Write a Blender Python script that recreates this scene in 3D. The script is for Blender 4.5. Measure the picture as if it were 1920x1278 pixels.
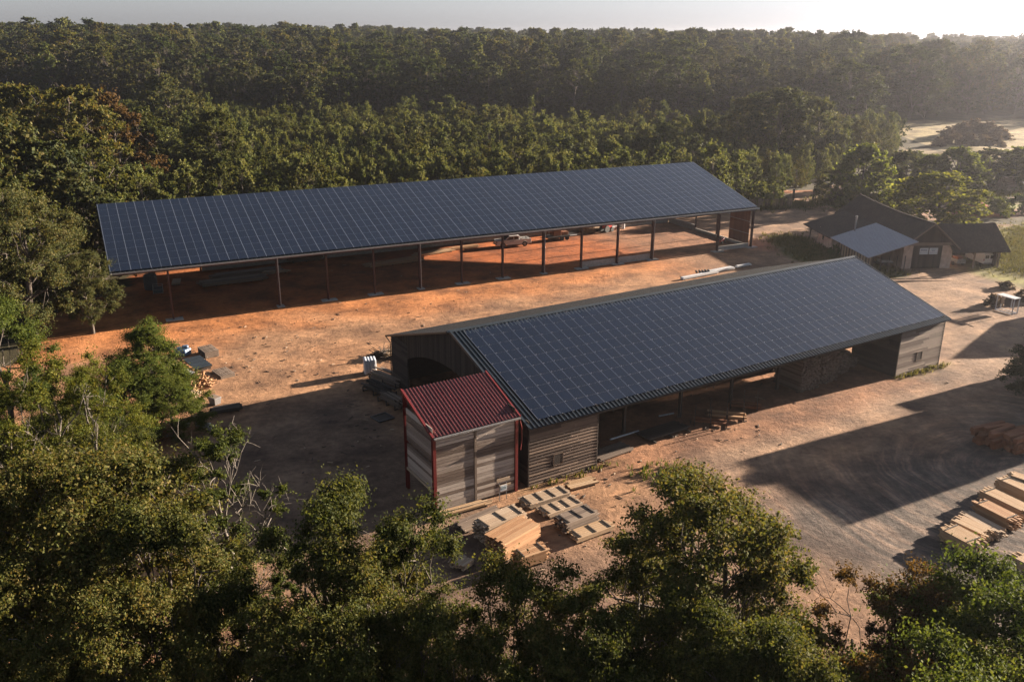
import bpy, math, random
import numpy as np
from mathutils import Vector, Matrix
R_ = math.radians
for o in list(bpy.data.objects): bpy.data.objects.remove(o)
sc = bpy.context.scene
# ------------------------------------------------------------------ camera
F = 1653.; CAMH = 33.; HY = 62.
TH = math.atan((639 - HY) / F); ROLL = R_(0.25)
SUN_AZ, SUN_EL = 28.0, 12.0          # azimuth measured from +X towards +Y
cam = bpy.data.cameras.new('camera'); camo = bpy.data.objects.new('camera', cam)
sc.collection.objects.link(camo); sc.camera = camo
cam.sensor_width = 36; cam.lens = 36 * F / 1920; cam.clip_end = 9000; cam.clip_start = .5
_f = Vector((0, math.cos(TH), -math.sin(TH))); _u = Vector((0, math.sin(TH), math.cos(TH))); _r = Vector((1, 0, 0))
cx_ = _r * math.cos(ROLL) + _u * math.sin(ROLL); cy_ = -_r * math.sin(ROLL) + _u * math.cos(ROLL)
camo.matrix_world = Matrix(((cx_.x, cy_.x, -_f.x, 0), (cx_.y, cy_.y, -_f.y, 0), (cx_.z, cy_.z, -_f.z, CAMH), (0, 0, 0, 1)))
# ------------------------------------------------------------------ world, sun, exposure
w = bpy.data.worlds.new('World'); sc.world = w; w.use_nodes = True
nt = w.node_tree; bg = nt.nodes['Background']; sky = nt.nodes.new('ShaderNodeTexSky'); sky.sky_type = 'NISHITA'
sky.sun_disc = False; sky.sun_elevation = R_(SUN_EL); sky.sun_rotation = R_(90 - SUN_AZ)
sky.dust_density = 1.0; sky.air_density = 1.3; sky.ozone_density = 1.5; sky.altitude = 200
hs = nt.nodes.new('ShaderNodeHueSaturation'); hs.inputs['Saturation'].default_value = .35; hs.inputs['Value'].default_value = .43; nt.links.new(sky.outputs[0], hs.inputs['Color'])
tn = nt.nodes.new('ShaderNodeMix'); tn.data_type = 'RGBA'; tn.blend_type = 'MULTIPLY'; tn.inputs[0].default_value = 1; tn.inputs[7].default_value = (.88, .97, 1.18, 1)
nt.links.new(hs.outputs[0], tn.inputs[6]); nt.links.new(tn.outputs[2], bg.inputs[0]); bg.inputs[1].default_value = 0.05
sl = bpy.data.lights.new('sun', 'SUN'); so = bpy.data.objects.new('sun', sl); sc.collection.objects.link(so)
sl.energy = 5.0; sl.angle = R_(0.5); sl.color = (1.0, 0.82, 0.64)
sdir = Vector((math.cos(R_(SUN_AZ)) * math.cos(R_(SUN_EL)), math.sin(R_(SUN_AZ)) * math.cos(R_(SUN_EL)), math.sin(R_(SUN_EL))))
so.rotation_euler = sdir.to_track_quat('Z', 'Y').to_euler(); so.location = (60, 40, 90)
sc.view_settings.view_transform = 'Standard'; sc.view_settings.look = 'None'
sc.view_settings.exposure = 2.78; sc.view_settings.gamma = 1.0
sc.render.engine = 'CYCLES'; cy = sc.cycles
cy.use_denoising = True; cy.max_bounces = 6; cy.diffuse_bounces = 3; cy.glossy_bounces = 3
cy.transmission_bounces = 4; cy.transparent_max_bounces = 8; cy.volume_bounces = 0
cy.sample_clamp_indirect = 4
HAZE = True

# ------------------------------------------------------------------ helpers
def ray(px, py):
    u = (px - 960) / F; v = -(py - 639) / F
    return _f + u * cx_ + v * cy_
def G(px, py, z=0.0):
    d = ray(px, py); t = (z - CAMH) / d.z
    return Vector((0, 0, CAMH)) + t * d
def proj(p):
    p = Vector(p) - Vector((0, 0, CAMH)); z = p.dot(_f)
    return 960 + F * p.dot(cx_) / z, 639 - F * p.dot(cy_) / z
def hgt(b, top):
    lo, hi = 0., 45.
    for _ in range(40):
        m = (lo + hi) / 2
        if proj((b[0], b[1], b[2] + m))[1] > top: lo = m
        else: hi = m
    return lo
COL = sc.collection
def tag(o, label=None, cat=None, group=None, kind=None):
    if label: o['label'] = label
    if cat: o['category'] = cat
    if group: o['group'] = group
    if kind: o['kind'] = kind
    return o
def empty(name, loc=(0, 0, 0), rz=0, label=None, cat=None, group=None, scale=1):
    o = bpy.data.objects.new(name, None); COL.objects.link(o); o.location = loc
    o.rotation_euler = (0, 0, R_(rz)); o.scale = (scale,) * 3; o.empty_display_size = .3
    return tag(o, label, cat, group)
def copy_tree(o, parent=None):
    c = o.copy(); COL.objects.link(c)
    if parent: c.parent = parent
    for ch in [k for k in bpy.data.objects if k.parent == o]: copy_tree(ch, c)
    return c
class MB:
    def __init__(s): s.v = []; s.f = []; s.m = []
    def quad(s, a, b, c, d, m=0):
        n = len(s.v); s.v += [tuple(a), tuple(b), tuple(c), tuple(d)]; s.f.append((n, n+1, n+2, n+3)); s.m.append(m)
    def poly(s, pts, m=0):
        n = len(s.v); s.v += [tuple(p) for p in pts]; s.f.append(tuple(range(n, n+len(pts)))); s.m.append(m)
    def hexa(s, p, m=0):
        n = len(s.v); s.v += [tuple(q) for q in p]
        for f in ((0,3,2,1),(4,5,6,7),(0,1,5,4),(1,2,6,5),(2,3,7,6),(3,0,4,7)):
            s.f.append(tuple(n+i for i in f)); s.m.append(m)
    def box(s, x0, x1, y0, y1, z0, z1, m=0):
        s.hexa([(x0,y0,z0),(x1,y0,z0),(x1,y1,z0),(x0,y1,z0),(x0,y0,z1),(x1,y0,z1),(x1,y1,z1),(x0,y1,z1)], m); return s
    def rbox(s, c, size, rz=0, m=0, tilt=0):
        M = Matrix.Translation(c) @ Matrix.Rotation(R_(rz), 4, 'Z') @ Matrix.Rotation(R_(tilt), 4, 'Y')
        a, b, d = size[0]/2, size[1]/2, size[2]/2
        s.hexa([M @ Vector(q) for q in ((-a,-b,-d),(a,-b,-d),(a,b,-d),(-a,b,-d),(-a,-b,d),(a,-b,d),(a,b,d),(-a,b,d))], m); return s
    def beam(s, p, q, wd, ht, m=0):
        p, q = Vector(p), Vector(q); d = (q-p).normalized()
        up = Vector((0,0,1)) if abs(d.z) < .95 else Vector((0,1,0))
        a = d.cross(up).normalized()*wd/2; b = a.cross(d).normalized()*ht/2
        s.hexa([p-a-b, p+a-b, p+a+b, p-a+b, q-a-b, q+a-b, q+a+b, q-a+b], m); return s
    def tube(s, p, q, r0, r1=None, n=8, m=0, cap=True):
        r1 = r0 if r1 is None else r1
        p, q = Vector(p), Vector(q); d = (q-p).normalized()
        up = Vector((0,0,1)) if abs(d.z) < .95 else Vector((0,1,0))
        a = d.cross(up).normalized(); b = a.cross(d)
        k = len(s.v)
        for c, r in ((p, r0), (q, r1)):
            for i in range(n):
                t = 2*math.pi*i/n; s.v.append(tuple(c + (a*math.cos(t)+b*math.sin(t))*r))
        for i in range(n):
            j = (i+1) % n; s.f.append((k+i, k+j, k+n+j, k+n+i)); s.m.append(m)
        if cap:
            s.f.append(tuple(k+i for i in range(n))[::-1]); s.m.append(m)
            s.f.append(tuple(k+n+i for i in range(n))); s.m.append(m)
        return s
    def build(s, name, mats, parent=None, bevel=0, smooth=False):
        me = bpy.data.meshes.new(name)
        me.from_pydata(s.v, [], s.f)
        mats = mats if isinstance(mats, (list, tuple)) else [mats]
        for m in mats: me.materials.append(m)
        if len(mats) > 1: me.polygons.foreach_set('material_index', s.m)
        if smooth: me.polygons.foreach_set('use_smooth', [True]*len(s.f))
        me.update()
        o = bpy.data.objects.new(name, me); COL.objects.link(o)
        if parent: o.parent = parent
        if bevel:
            b = o.modifiers.new('b', 'BEVEL'); b.width = bevel; b.segments = 2; b.limit_method = 'ANGLE'
        return o
# ------------------------------------------------------------------ materials
ALB = .56
class N:
    def __init__(s, name, rough=.8, spec=.5, metal=0):
        s.m = bpy.data.materials.new(name); s.m.use_nodes = True; s.t = s.m.node_tree
        s.b = s.t.nodes['Principled BSDF']; s.b.inputs['Roughness'].default_value = rough
        s.b.inputs['Specular IOR Level'].default_value = spec; s.b.inputs['Metallic'].default_value = metal
    def n(s, ty, **k):
        x = s.t.nodes.new(ty)
        for a, b in k.items():
            if a.startswith('i_'): x.inputs[int(a[2:])].default_value = b
            else: setattr(x, a, b)
        return x
    def l(s, a, b): s.t.links.new(a, b)
    def noise(s, vec, scale, detail=4, rough=.55, sc3=None, dist=0):
        if sc3:
            mp = s.n('ShaderNodeMapping'); mp.inputs['Scale'].default_value = sc3; s.l(vec, mp.inputs[0]); vec = mp.outputs[0]
        x = s.n('ShaderNodeTexNoise'); x.inputs['Scale'].default_value = scale; x.inputs['Detail'].default_value = detail
        x.inputs['Roughness'].default_value = rough; x.inputs['Distortion'].default_value = dist; s.l(vec, x.inputs['Vector']); return x.outputs[0]
    def ramp(s, fac, stops):
        x = s.n('ShaderNodeValToRGB'); e = x.color_ramp.elements
        while len(e) < len(stops): e.new(.5)
        for i, (p, c) in enumerate(stops): e[i].position = p; e[i].color = (*c, 1) if len(c) == 3 else c
        s.l(fac, x.inputs[0]); return x.outputs[0]
    def math(s, op, a, b=None, clamp=False):
        x = s.n('ShaderNodeMath', operation=op, use_clamp=clamp)
        for i, q in enumerate((a, b)):
            if q is None: continue
            if isinstance(q, (int, float)): x.inputs[i].default_value = q
            else: s.l(q, x.inputs[i])
        return x.outputs[0]
    def mix(s, fac, a, b, mode='MIX'):
        x = s.n('ShaderNodeMix', data_type='RGBA', blend_type=mode)
        for i, q in ((0, fac), (6, a), (7, b)):
            if isinstance(q, (int, float)): x.inputs[i].default_value = q
            elif isinstance(q, tuple): x.inputs[i].default_value = (*q, 1)
            else: s.l(q, x.inputs[i])
        return x.outputs[2]
    def bump(s, h, st=.3, d=.05):
        x = s.n('ShaderNodeBump'); x.inputs['Strength'].default_value = st; x.inputs['Distance'].default_value = d
        s.l(h, x.inputs['Height']); s.l(x.outputs[0], s.b.inputs['Normal'])
    def obj(s): return s.n('ShaderNodeTexCoord').outputs['Object']
    def pos(s): return s.n('ShaderNodeNewGeometry').outputs['Position']
    def island(s): return s.n('ShaderNodeNewGeometry').outputs['Random Per Island']
    def orand(s): return s.n('ShaderNodeObjectInfo').outputs['Random']
    def col(s, c):
        if isinstance(c, tuple): s.b.inputs['Base Color'].default_value = (*[q*ALB for q in c], 1)
        else: s.l(s.mix(1, c, (ALB, ALB, ALB), 'MULTIPLY'), s.b.inputs['Base Color'])
        return s.m
def plain(name, c, rough=.6, metal=0, spec=.5, var=.25, scale=6):
    x = N(name, rough, spec, metal); f = x.noise(x.obj(), scale, 5)
    lo = tuple(q*(1-var) for q in c); hi = tuple(min(1, q*(1+var)) for q in c)
    return x.col(x.ramp(f, [(.3, lo), (.7, hi)]))
def wood(name, cols, rough=.85, sc3=(.25, 3, 3), scale=3, isl=.6, bump=.15):
    x = N(name, rough, .25); ob = x.obj()
    a = x.noise(ob, scale, 6, .65, sc3)
    i = x.math('ADD', x.math('MULTIPLY', x.island(), isl), x.math('MULTIPLY', x.orand(), .17))
    f = x.math('ADD', x.math('MULTIPLY', a, 1-isl+.15), i, clamp=True)
    n = len(cols); c = x.ramp(f, [(.12+.76*k/(n-1), cc) for k, cc in enumerate(cols)])
    fine = x.noise(ob, 14, 3, .6, (sc3[0]*.6, sc3[1]*2, sc3[2]*2))
    c = x.mix(.55, c, x.ramp(fine, [(.3, (.35,.33,.32)), (.62, (1,1,1))]), 'MULTIPLY')
    if bump: x.bump(fine, bump, .02)
    return x.col(c)
M = {}
M['plank_dark'] = wood('plank_dark', [(.014,.011,.010), (.035,.027,.023), (.08,.06,.05)])
M['plank_grey'] = wood('plank_grey', [(.028,.018,.013), (.10,.066,.05), (.27,.19,.14)])
M['plank_pale'] = wood('plank_pale', [(.045,.031,.025), (.20,.145,.115), (.50,.40,.33)])
M['annex_board'] = wood('annex_board', [(.06,.042,.034), (.24,.175,.14), (.72,.62,.54)], isl=.66)
M['timber_fresh'] = wood('timber_fresh', [(.40,.24,.13), (.55,.36,.20), (.66,.47,.30)], isl=.5)
M['timber_pale'] = wood('timber_pale', [(.34,.235,.15), (.52,.38,.26), (.62,.48,.35)], isl=.5)
M['timber_orange'] = wood('timber_orange', [(.33,.17,.09), (.52,.28,.14), (.62,.38,.21)], isl=.5)
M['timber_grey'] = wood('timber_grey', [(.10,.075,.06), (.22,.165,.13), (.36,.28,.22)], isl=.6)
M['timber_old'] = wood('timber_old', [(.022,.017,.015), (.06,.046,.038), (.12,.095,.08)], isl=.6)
M['rust_board'] = wood('rust_board', [(.13,.045,.02), (.24,.085,.035), (.34,.13,.06)], isl=.5)
M['galv'] = plain('galv', (.42,.42,.43), .45, .6)
M['steel_dark'] = plain('steel_dark', (.05,.045,.045), .5, .3)
M['steel_red'] = plain('steel_red', (.06,.018,.016), .5, .1)
M['annex_red'] = plain('annex_red', (.2,.012,.012), .45, 0, var=.2)
M['red_paint'] = plain('red_paint', (.6,.03,.025), .4)
M['concrete'] = plain('concrete', (.42,.40,.37), .9, var=.2, scale=3)
M['white_metal'] = plain('white_metal', (.75,.76,.78), .4, var=.08)
M['car_white'] = plain('car_white', (.95,.95,.95), .3, var=.05)
M['glass_dark'] = plain('glass_dark', (.02,.022,.025), .08)
M['black_rubber'] = plain('black_rubber', (.02,.02,.02), .8)
M['lamp_red'] = plain('lamp_red', (.4,.02,.02), .3)
M['white_bag'] = plain('white_bag', (.62,.66,.72), .35, var=.15, scale=3)
M['blue_tarp'] = plain('blue_tarp', (.10,.17,.28), .4, var=.5, scale=3)
M['plaster'] = plain('plaster', (.66,.50,.40), .9, var=.3, scale=1.2)
M['sign_white'] = plain('sign_white', (.75,.8,.84), .5, var=.04)
M['sign_ink'] = plain('sign_ink', (.10,.17,.26), .5)
M['sign_grey'] = plain('sign_grey', (.30,.42,.48), .5)
M['fabric'] = plain('fabric', (.10,.12,.13), .9)
# roof metals
def ribbed(name, c, rough, metal, var=.3, sc3=(3,.3,.3)):
    x = N(name, rough, .5, metal); ob = x.obj(); f = x.noise(ob, 1.2, 6, .65, sc3)
    lo = tuple(q*(1-var) for q in c); hi = tuple(q*(1+var) for q in c)
    return x.col(x.ramp(f, [(.3, lo), (.72, hi)]))
M['roof_dark'] = ribbed('roof_dark', (.035,.05,.065), .38, .3)
M['roof_black'] = ribbed('roof_black', (.013,.012,.013), .8, 0, .5)
M['roof_red'] = ribbed('roof_red', (.125,.010,.013), .5, .0, .4)
M['roof_tin'] = ribbed('roof_tin', (.50,.51,.58), .45, .1, .15)
def tiles(name, cs):
    x = N(name, .9, .2); ob = x.obj()
    br = x.n('ShaderNodeTexBrick'); br.inputs['Scale'].default_value = 1; br.inputs['Brick Width'].default_value = .22
    br.inputs['Row Height'].default_value = .3; br.inputs['Mortar Size'].default_value = .02
    br.inputs['Color1'].default_value = (0,0,0,1); br.inputs['Color2'].default_value = (1,1,1,1); br.inputs['Mortar'].default_value = (.1,.1,.1,1)
    x.l(ob, br.inputs[0])
    big = x.noise(ob, .5, 6, .7)
    f = x.math('ADD', x.math('MULTIPLY', br.outputs[0], .35), x.math('MULTIPLY', big, .8))
    x.bump(br.outputs[0], .4, .03)
    moss = x.noise(ob, 3.5, 3, .7)
    c = x.ramp(f, [(.25, cs[0]), (.55, cs[1]), (.85, cs[2])])
    c = x.mix(x.ramp(moss, [(.6, (0,0,0)), (.7, (.55,.55,.55))]), c, (.14,.12,.085))
    return x.col(c)
M['tile'] = tiles('tile', [(.022,.017,.015), (.048,.034,.028), (.085,.062,.05)])
def panelmat(name, base):
    x = N(name, .12, .42); ob = x.obj()
    i = x.math('FRACT', x.math('ADD', x.orand(), x.island()))
    c = x.mix(x.ramp(i, [(.0,(0,0,0)), (1,(1,1,1))]), base, tuple(q*1.35 for q in base))
    mp = x.n('ShaderNodeMapping'); x.l(ob, mp.inputs[0])
    wv = x.n('ShaderNodeTexWave', bands_direction='Y'); wv.inputs['Scale'].default_value = 3.2; x.l(ob, wv.inputs[0])
    c = x.mix(x.math('MULTIPLY', x.ramp(wv.outputs[0], [(.86,(0,0,0)), (.97,(1,1,1))]), .35), c, (.05,.075,.13))
    x.l(x.math('ADD', x.math('MULTIPLY', i, .05), .12), x.b.inputs['Roughness']); x.b.inputs['Coat Weight'].default_value = .16; x.b.inputs['Coat Roughness'].default_value = .36
    return x.col(c)
M['panel'] = panelmat('panel', (.0015,.005,.017))
M['rail'] = plain('rail', (.14,.17,.23), .5, .0, var=.1)
M['clip'] = plain('clip', (.38,.38,.38), .5, .0, var=.1)
# leaves
def leafmat(name, cs, tr=.42, pat=None):
    x = N(name, .75, .08)
    isl = x.island(); orr = x.orand()
    big = x.noise(x.obj(), .55, 3, .6)
    f = x.math('ADD', x.math('MULTIPLY', isl, .55), x.math('ADD', x.math('MULTIPLY', big, .75), x.math('MULTIPLY', x.math('SUBTRACT', orr, .5), .30)))
    f = x.math('SUBTRACT', f, .16, clamp=True)
    c = x.ramp(f, [(.12+.76*k/(len(cs)-1), q) for k, q in enumerate(cs)])
    x.col(c)
    t = x.n('ShaderNodeBsdfTranslucent'); x.l(x.mix(1.0, c, (.60, .56, .30), 'MULTIPLY'), t.inputs[0])
    ms = x.n('ShaderNodeMixShader'); ms.inputs[0].default_value = tr
    x.l(x.b.outputs[0], ms.inputs[1]); x.l(t.outputs[0], ms.inputs[2])
    x.l(ms.outputs[0], x.t.nodes['Material Output'].inputs[0]); return x.m
M['leaf_oak'] = leafmat('leaf_oak', [(.032,.048,.013), (.078,.092,.024), (.132,.136,.038), (.20,.150,.05)])
M['leaf_green'] = leafmat('leaf_green', [(.035,.062,.016), (.095,.13,.026), (.18,.20,.045)])
M['leaf_dark'] = leafmat('leaf_dark', [(.020,.036,.012), (.050,.074,.018), (.10,.115,.026)])
M['leaf_wood'] = leafmat('leaf_wood', [(.024,.037,.018), (.056,.074,.030), (.105,.118,.042), (.18,.15,.06)])
M['leaf_young'] = leafmat('leaf_young', [(.05,.078,.026), (.115,.145,.045), (.19,.21,.07), (.26,.25,.10)])
M['leaf_yellow'] = leafmat('leaf_yellow', [(.05,.075,.014), (.11,.13,.022), (.20,.18,.035)])
M['leaf_rust'] = leafmat('leaf_rust', [(.05,.035,.015), (.12,.07,.025), (.18,.11,.04)])
M['leaf_hedge'] = leafmat('leaf_hedge', [(.06,.085,.02), (.13,.17,.04), (.23,.25,.07)], tr=.6)
M['leaf_round'] = leafmat('leaf_round', [(.08,.10,.02), (.17,.19,.035), (.28,.26,.06)], tr=.6)
M['leaf_heath'] = leafmat('leaf_heath', [(.07,.05,.045), (.13,.09,.075), (.19,.15,.10)])
M['grass_mat'] = leafmat('grass_mat', [(.05,.06,.015), (.12,.12,.03), (.22,.19,.08)])
M['bark'] = plain('bark', (.10,.08,.065), .95, var=.45, scale=4)
M['bark_pale'] = plain('bark_pale', (.17,.145,.12), .9, var=.4, scale=4)
# ------------------------------------------------------------------ ground
B1O = Vector((-41.1, 101.9, 0)); B1R = 26.4
B2O = Vector((1.3, 60.5, 0)); B2R = 31.7
def sm(a, b, x): t = np.clip((x-a)/(b-a), 0, 1); return t*t*(3-2*t)
def terr(x, y):
    x = np.asarray(x, float); y = np.asarray(y, float)
    lx = sm(150, 320, x)
    h = 11*sm(250, 480, y - 20*lx*5) + 3.5*sm(500, 1500, y)
    h = h*(1-.25*lx)
    h = h + 3.0*sm(-60, -170, x)*sm(60, 160, y)
    h = h + .8*np.sin(x*.021+1)*np.sin(y*.017)*sm(200, 300, y)
    return h
def loc2(x, y, O, r):
    c, s = math.cos(R_(r)), math.sin(R_(r)); dx, dy = x-O.x, y-O.y
    return dx*c+dy*s, -dx*s+dy*c
def axis(lo, f0, f1, hi, st, g=1.12):
    a = list(np.arange(f0, f1, st)); s = st; v = f0
    left = []
    while v > lo: s *= g; v -= s; left.append(v)
    s = st; v = a[-1]; right = []
    while v < hi: s *= g; v += s; right.append(v)
    return np.array(left[::-1]+a+right)
gx = axis(-2400, -75, 125, 2400, .8); gy = axis(-80, 28, 215, 2450, .8)
GX, GY = np.meshgrid(gx, gy); GZ = terr(GX, GY)
rg = np.random.RandomState(4)
def vnoise(x, y, s, seed):
    r = np.random.RandomState(seed); T = r.rand(64, 64)
    u, v = x/s, y/s; i, j = np.floor(u).astype(int), np.floor(v).astype(int); fu, fv = u-i, v-j
    fu = fu*fu*(3-2*fu); fv = fv*fv*(3-2*fv)
    a = T[i % 64, j % 64]; b = T[(i+1) % 64, j % 64]; c = T[i % 64, (j+1) % 64]; d = T[(i+1) % 64, (j+1) % 64]
    return (a*(1-fu)+b*fu)*(1-fv)+(c*(1-fu)+d*fu)*fv
def seg_d(x, y, pts):
    d = np.full(x.shape, 1e9)
    for a, b in zip(pts[:-1], pts[1:]):
        ax, ay = a[0], a[1]; bx, by = b[0], b[1]; l2 = (bx-ax)**2+(by-ay)**2
        t = np.clip(((x-ax)*(bx-ax)+(y-ay)*(by-ay))/l2, 0, 1)
        d = np.minimum(d, np.hypot(x-ax-t*(bx-ax), y-ay-t*(by-ay)))
    return d
def inpoly(x, y, P):
    c = np.zeros(np.shape(x), bool); n = len(P)
    for i in range(n):
        x0, y0 = P[i][0], P[i][1]; x1, y1 = P[(i+1) % n][0], P[(i+1) % n][1]
        if y0 == y1: continue
        k = ((y0 > y) != (y1 > y)) & (x < (x1-x0)*(y-y0)/(y1-y0)+x0); c ^= k
    return c
nA = vnoise(GX, GY, 9, 1)+.5*vnoise(GX, GY, 4, 2)+.3*vnoise(GX, GY, 2, 9); nA /= 1.8
u1, v1 = loc2(GX, GY, B1O, B1R); u2, v2 = loc2(GX, GY, B2O, B2R)
def mixc(c, col, m): return c*(1-m[..., None])+np.array(col)*m[..., None]
C = np.zeros(GX.shape+(3,)) + np.array((.075, .068, .035))            # forest floor / rough grass
yard = inpoly(GX, GY, [(-75,18),(-62,60),(-52,88),(-58,100),(-48,130),(0,150),(42,172),(52,178),(66,176),(70,168),(80,160),(140,165),(140,30),(60,-60),(-40,-60)])
SAND, ORANGE, RED, GREY, BROWN = (.45,.262,.15), (.54,.225,.085), (.48,.14,.042), (.140,.124,.114), (.30,.20,.135)
C[yard] = SAND
wA = sm(9, -3, v1+ (nA-.5)*10)                       # falls off away from the far barn
C = np.where(yard[..., None], mixc(C, ORANGE, sm(-16, -2, v1+(nA-.5)*14)*sm(34, 26, v1)*sm(106, 84, u1)), C)
inb1 = (u1 > -3)*(u1 < 90)*sm(-.8, .6, v1)*sm(26, 23, v1)
C = mixc(C, RED, inb1*.85)
C = mixc(C, RED, sm(5, 1, np.hypot(GX-41, (GY-141)*1.5)+nA*4-2)*.7)
left = sm(-10, -30, GX)*yard; C = mixc(C, ORANGE, left*.35*sm(.4, .6, nA))
gr = sm(-1, 12, GX*.55 - (v2+22)*.9 + 6 + (nA-.5)*14)*0
grey = sm(4, -8, v2+7+(nA-.5)*9)*sm(4, 16, u2+ (nA-.5)*6)
grey = np.maximum(grey*.95, 0)*yard
C = mixc(C, GREY, np.clip(grey, 0, 1))
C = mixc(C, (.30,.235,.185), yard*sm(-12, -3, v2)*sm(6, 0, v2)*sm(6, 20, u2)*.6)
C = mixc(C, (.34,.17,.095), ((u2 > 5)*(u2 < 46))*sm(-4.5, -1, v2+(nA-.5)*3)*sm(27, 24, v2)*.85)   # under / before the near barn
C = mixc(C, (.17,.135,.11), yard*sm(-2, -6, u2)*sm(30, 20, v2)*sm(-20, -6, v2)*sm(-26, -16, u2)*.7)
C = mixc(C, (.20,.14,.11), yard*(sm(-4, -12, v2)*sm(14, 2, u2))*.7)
C = mixc(C, (.33,.24,.17), yard*sm(52, 62, u2)*sm(-24, -8, v2)*.6)
GRASS = (.135,.145,.035)
def patch(C, pts, wd, col, k=1.):
    d = seg_d(GX, GY, pts)+(nA-.5)*wd*1.2; return mixc(C, col, sm(wd, wd*.55, d)*k)
C = patch(C, [(47,149),(47.5,139),(49.5,131),(54,126)], 4.2, GRASS)
C = patch(C, [(76,126),(82,136),(88,148),(98,158)], 9, (.25,.24,.06))
C = patch(C, [(66,182),(80,184),(96,192),(120,200)], 9, (.17,.17,.06))
C = patch(C, [(86,172),(100,178),(125,186)], 8, (.24,.26,.08))
C = patch(C, [(60,178),(66,183),(72,181),(80,178)], 5, (.13,.13,.04))
C = patch(C, [(51,176),(60,181)], 3, (.10,.10,.035))
C = patch(C, [(62,176),(61,184),(64,192),(70,198),(76,203)], 3.4, (.38,.24,.16))
C = patch(C, [(60,196),(68,197)], 3., (.40,.17,.08))
C = patch(C, [(84,176),(100,184.5),(130,196),(180,214)], 4.2, (.44,.33,.25))
C = patch(C, [(82,168),(100,173),(140,180)], 5, (.40,.25,.17))
C = patch(C, [(88,171.5),(92,170)], 4, (.36,.10,.04))
field = inpoly(GX, GY, [(112,252),(128,262),(128,318),(160,330),(260,350),(260,245),(160,240),(130,243)])
C[field] = (.44,.37,.20)
field2 = inpoly(GX, GY, [(104,238),(118,240),(128,262),(118,272),(108,262)])
C[field2] = (.36,.29,.16)
# grassy foot of the near barn
C = mixc(C, (.13,.125,.04), (u2 > -1)*(u2 < 9)*sm(-1.6, -.3, v2+(nA-.5)*2)*(v2 < .2)*.3)
C = mixc(C, (.20,.175,.05), (u2 > 44)*(u2 < 53)*sm(-1.8, -.3, v2+(nA-.5)*2)*(v2 < .2)*.45)
# dirt heap
GZ = GZ + 2.0*np.exp(-((GX-91)**2+(GY-171.5)**2)/7.) + .5*vnoise(GX, GY, 1.5, 3)*np.exp(-((GX-91)**2+(GY-171.5)**2)/12.)
GZ = GZ + 3.2*np.exp(-(((GX-132)/15)**2+((GY-252)/7)**2))
GZ = GZ + yard*.10*(vnoise(GX, GY, 3, 5)-.5)*(1-((u1 > -3)*(u1 < 92)*(v1 > -1)*(v1 < 25)))*(1-((u2 > -10)*(u2 < 53)*(v2 > -2)*(v2 < 26))) - .02
nyy, nxx = GX.shape
me = bpy.data.meshes.new('ground')
V = np.stack([GX, GY, GZ], -1).reshape(-1, 3)
idx = np.arange(nyy*nxx).reshape(nyy, nxx)
Q = np.stack([idx[:-1, :-1], idx[:-1, 1:], idx[1:, 1:], idx[1:, :-1]], -1).reshape(-1, 4)
def mk(me, V, Q):
    me.vertices.add(len(V)); me.vertices.foreach_set('co', V.ravel().astype(np.float32))
    k = Q.shape[1]
    me.loops.add(Q.size); me.loops.foreach_set('vertex_index', Q.ravel().astype(np.int32))
    me.polygons.add(len(Q)); me.polygons.foreach_set('loop_start', np.arange(0, Q.size, k, dtype=np.int32))
    me.update(calc_edges=True)
mk(me, V, Q)
me.polygons.foreach_set('use_smooth', [True]*len(Q))
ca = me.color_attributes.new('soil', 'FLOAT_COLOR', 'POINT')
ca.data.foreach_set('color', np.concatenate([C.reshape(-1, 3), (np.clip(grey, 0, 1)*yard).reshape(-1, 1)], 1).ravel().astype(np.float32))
x = N('soil', .95, .15); P = x.pos()
at = x.n('ShaderNodeAttribute', attribute_name='soil')
n1 = x.noise(P, .22, 8, .62); n2 = x.noise(P, 1.6, 6, .7); n3 = x.noise(P, 14, 3, .7)
rot = x.n('ShaderNodeMapping', vector_type='TEXTURE'); rot.inputs['Rotation'].default_value = (0, 0, R_(28)); x.l(P, rot.inputs[0])
st = x.noise(rot.outputs[0], 1.0, 7, .65, (.10, .9, 1), dist=.6)
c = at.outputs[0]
c = x.mix(1, c, x.ramp(n1, [(.36, (.52,.50,.52)), (.64, (1.32,1.28,1.22))]), 'MULTIPLY')
c = x.mix(1, c, x.ramp(n2, [(.34, (.74,.74,.75)), (.66, (1.2,1.2,1.2))]), 'MULTIPLY')
c = x.mix(.45, c, x.ramp(st, [(.34, (.66,.64,.64)), (.64, (1.2,1.2,1.18))]), 'MULTIPLY')
bl = x.noise(P, .75, 7, .72, dist=.8)
c = x.mix(x.ramp(bl, [(.56, (0,0,0)), (.68, (.6,.6,.6))]), c, x.mix(1, c, (.42,.34,.32), 'MULTIPLY'))
c = x.mix(.4, c, x.ramp(n3, [(.3, (.72,.72,.72)), (.7, (1.2,1.2,1.2))]), 'MULTIPLY')
# small dark clods and scuffs
cl = x.noise(rot.outputs[0], 1.1, 5, .75, (.45, 1.3, 1), dist=1.2)
c = x.mix(x.ramp(cl, [(.62, (0,0,0)), (.70, (.6,.6,.6))]), c, (.085,.05,.035))
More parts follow.
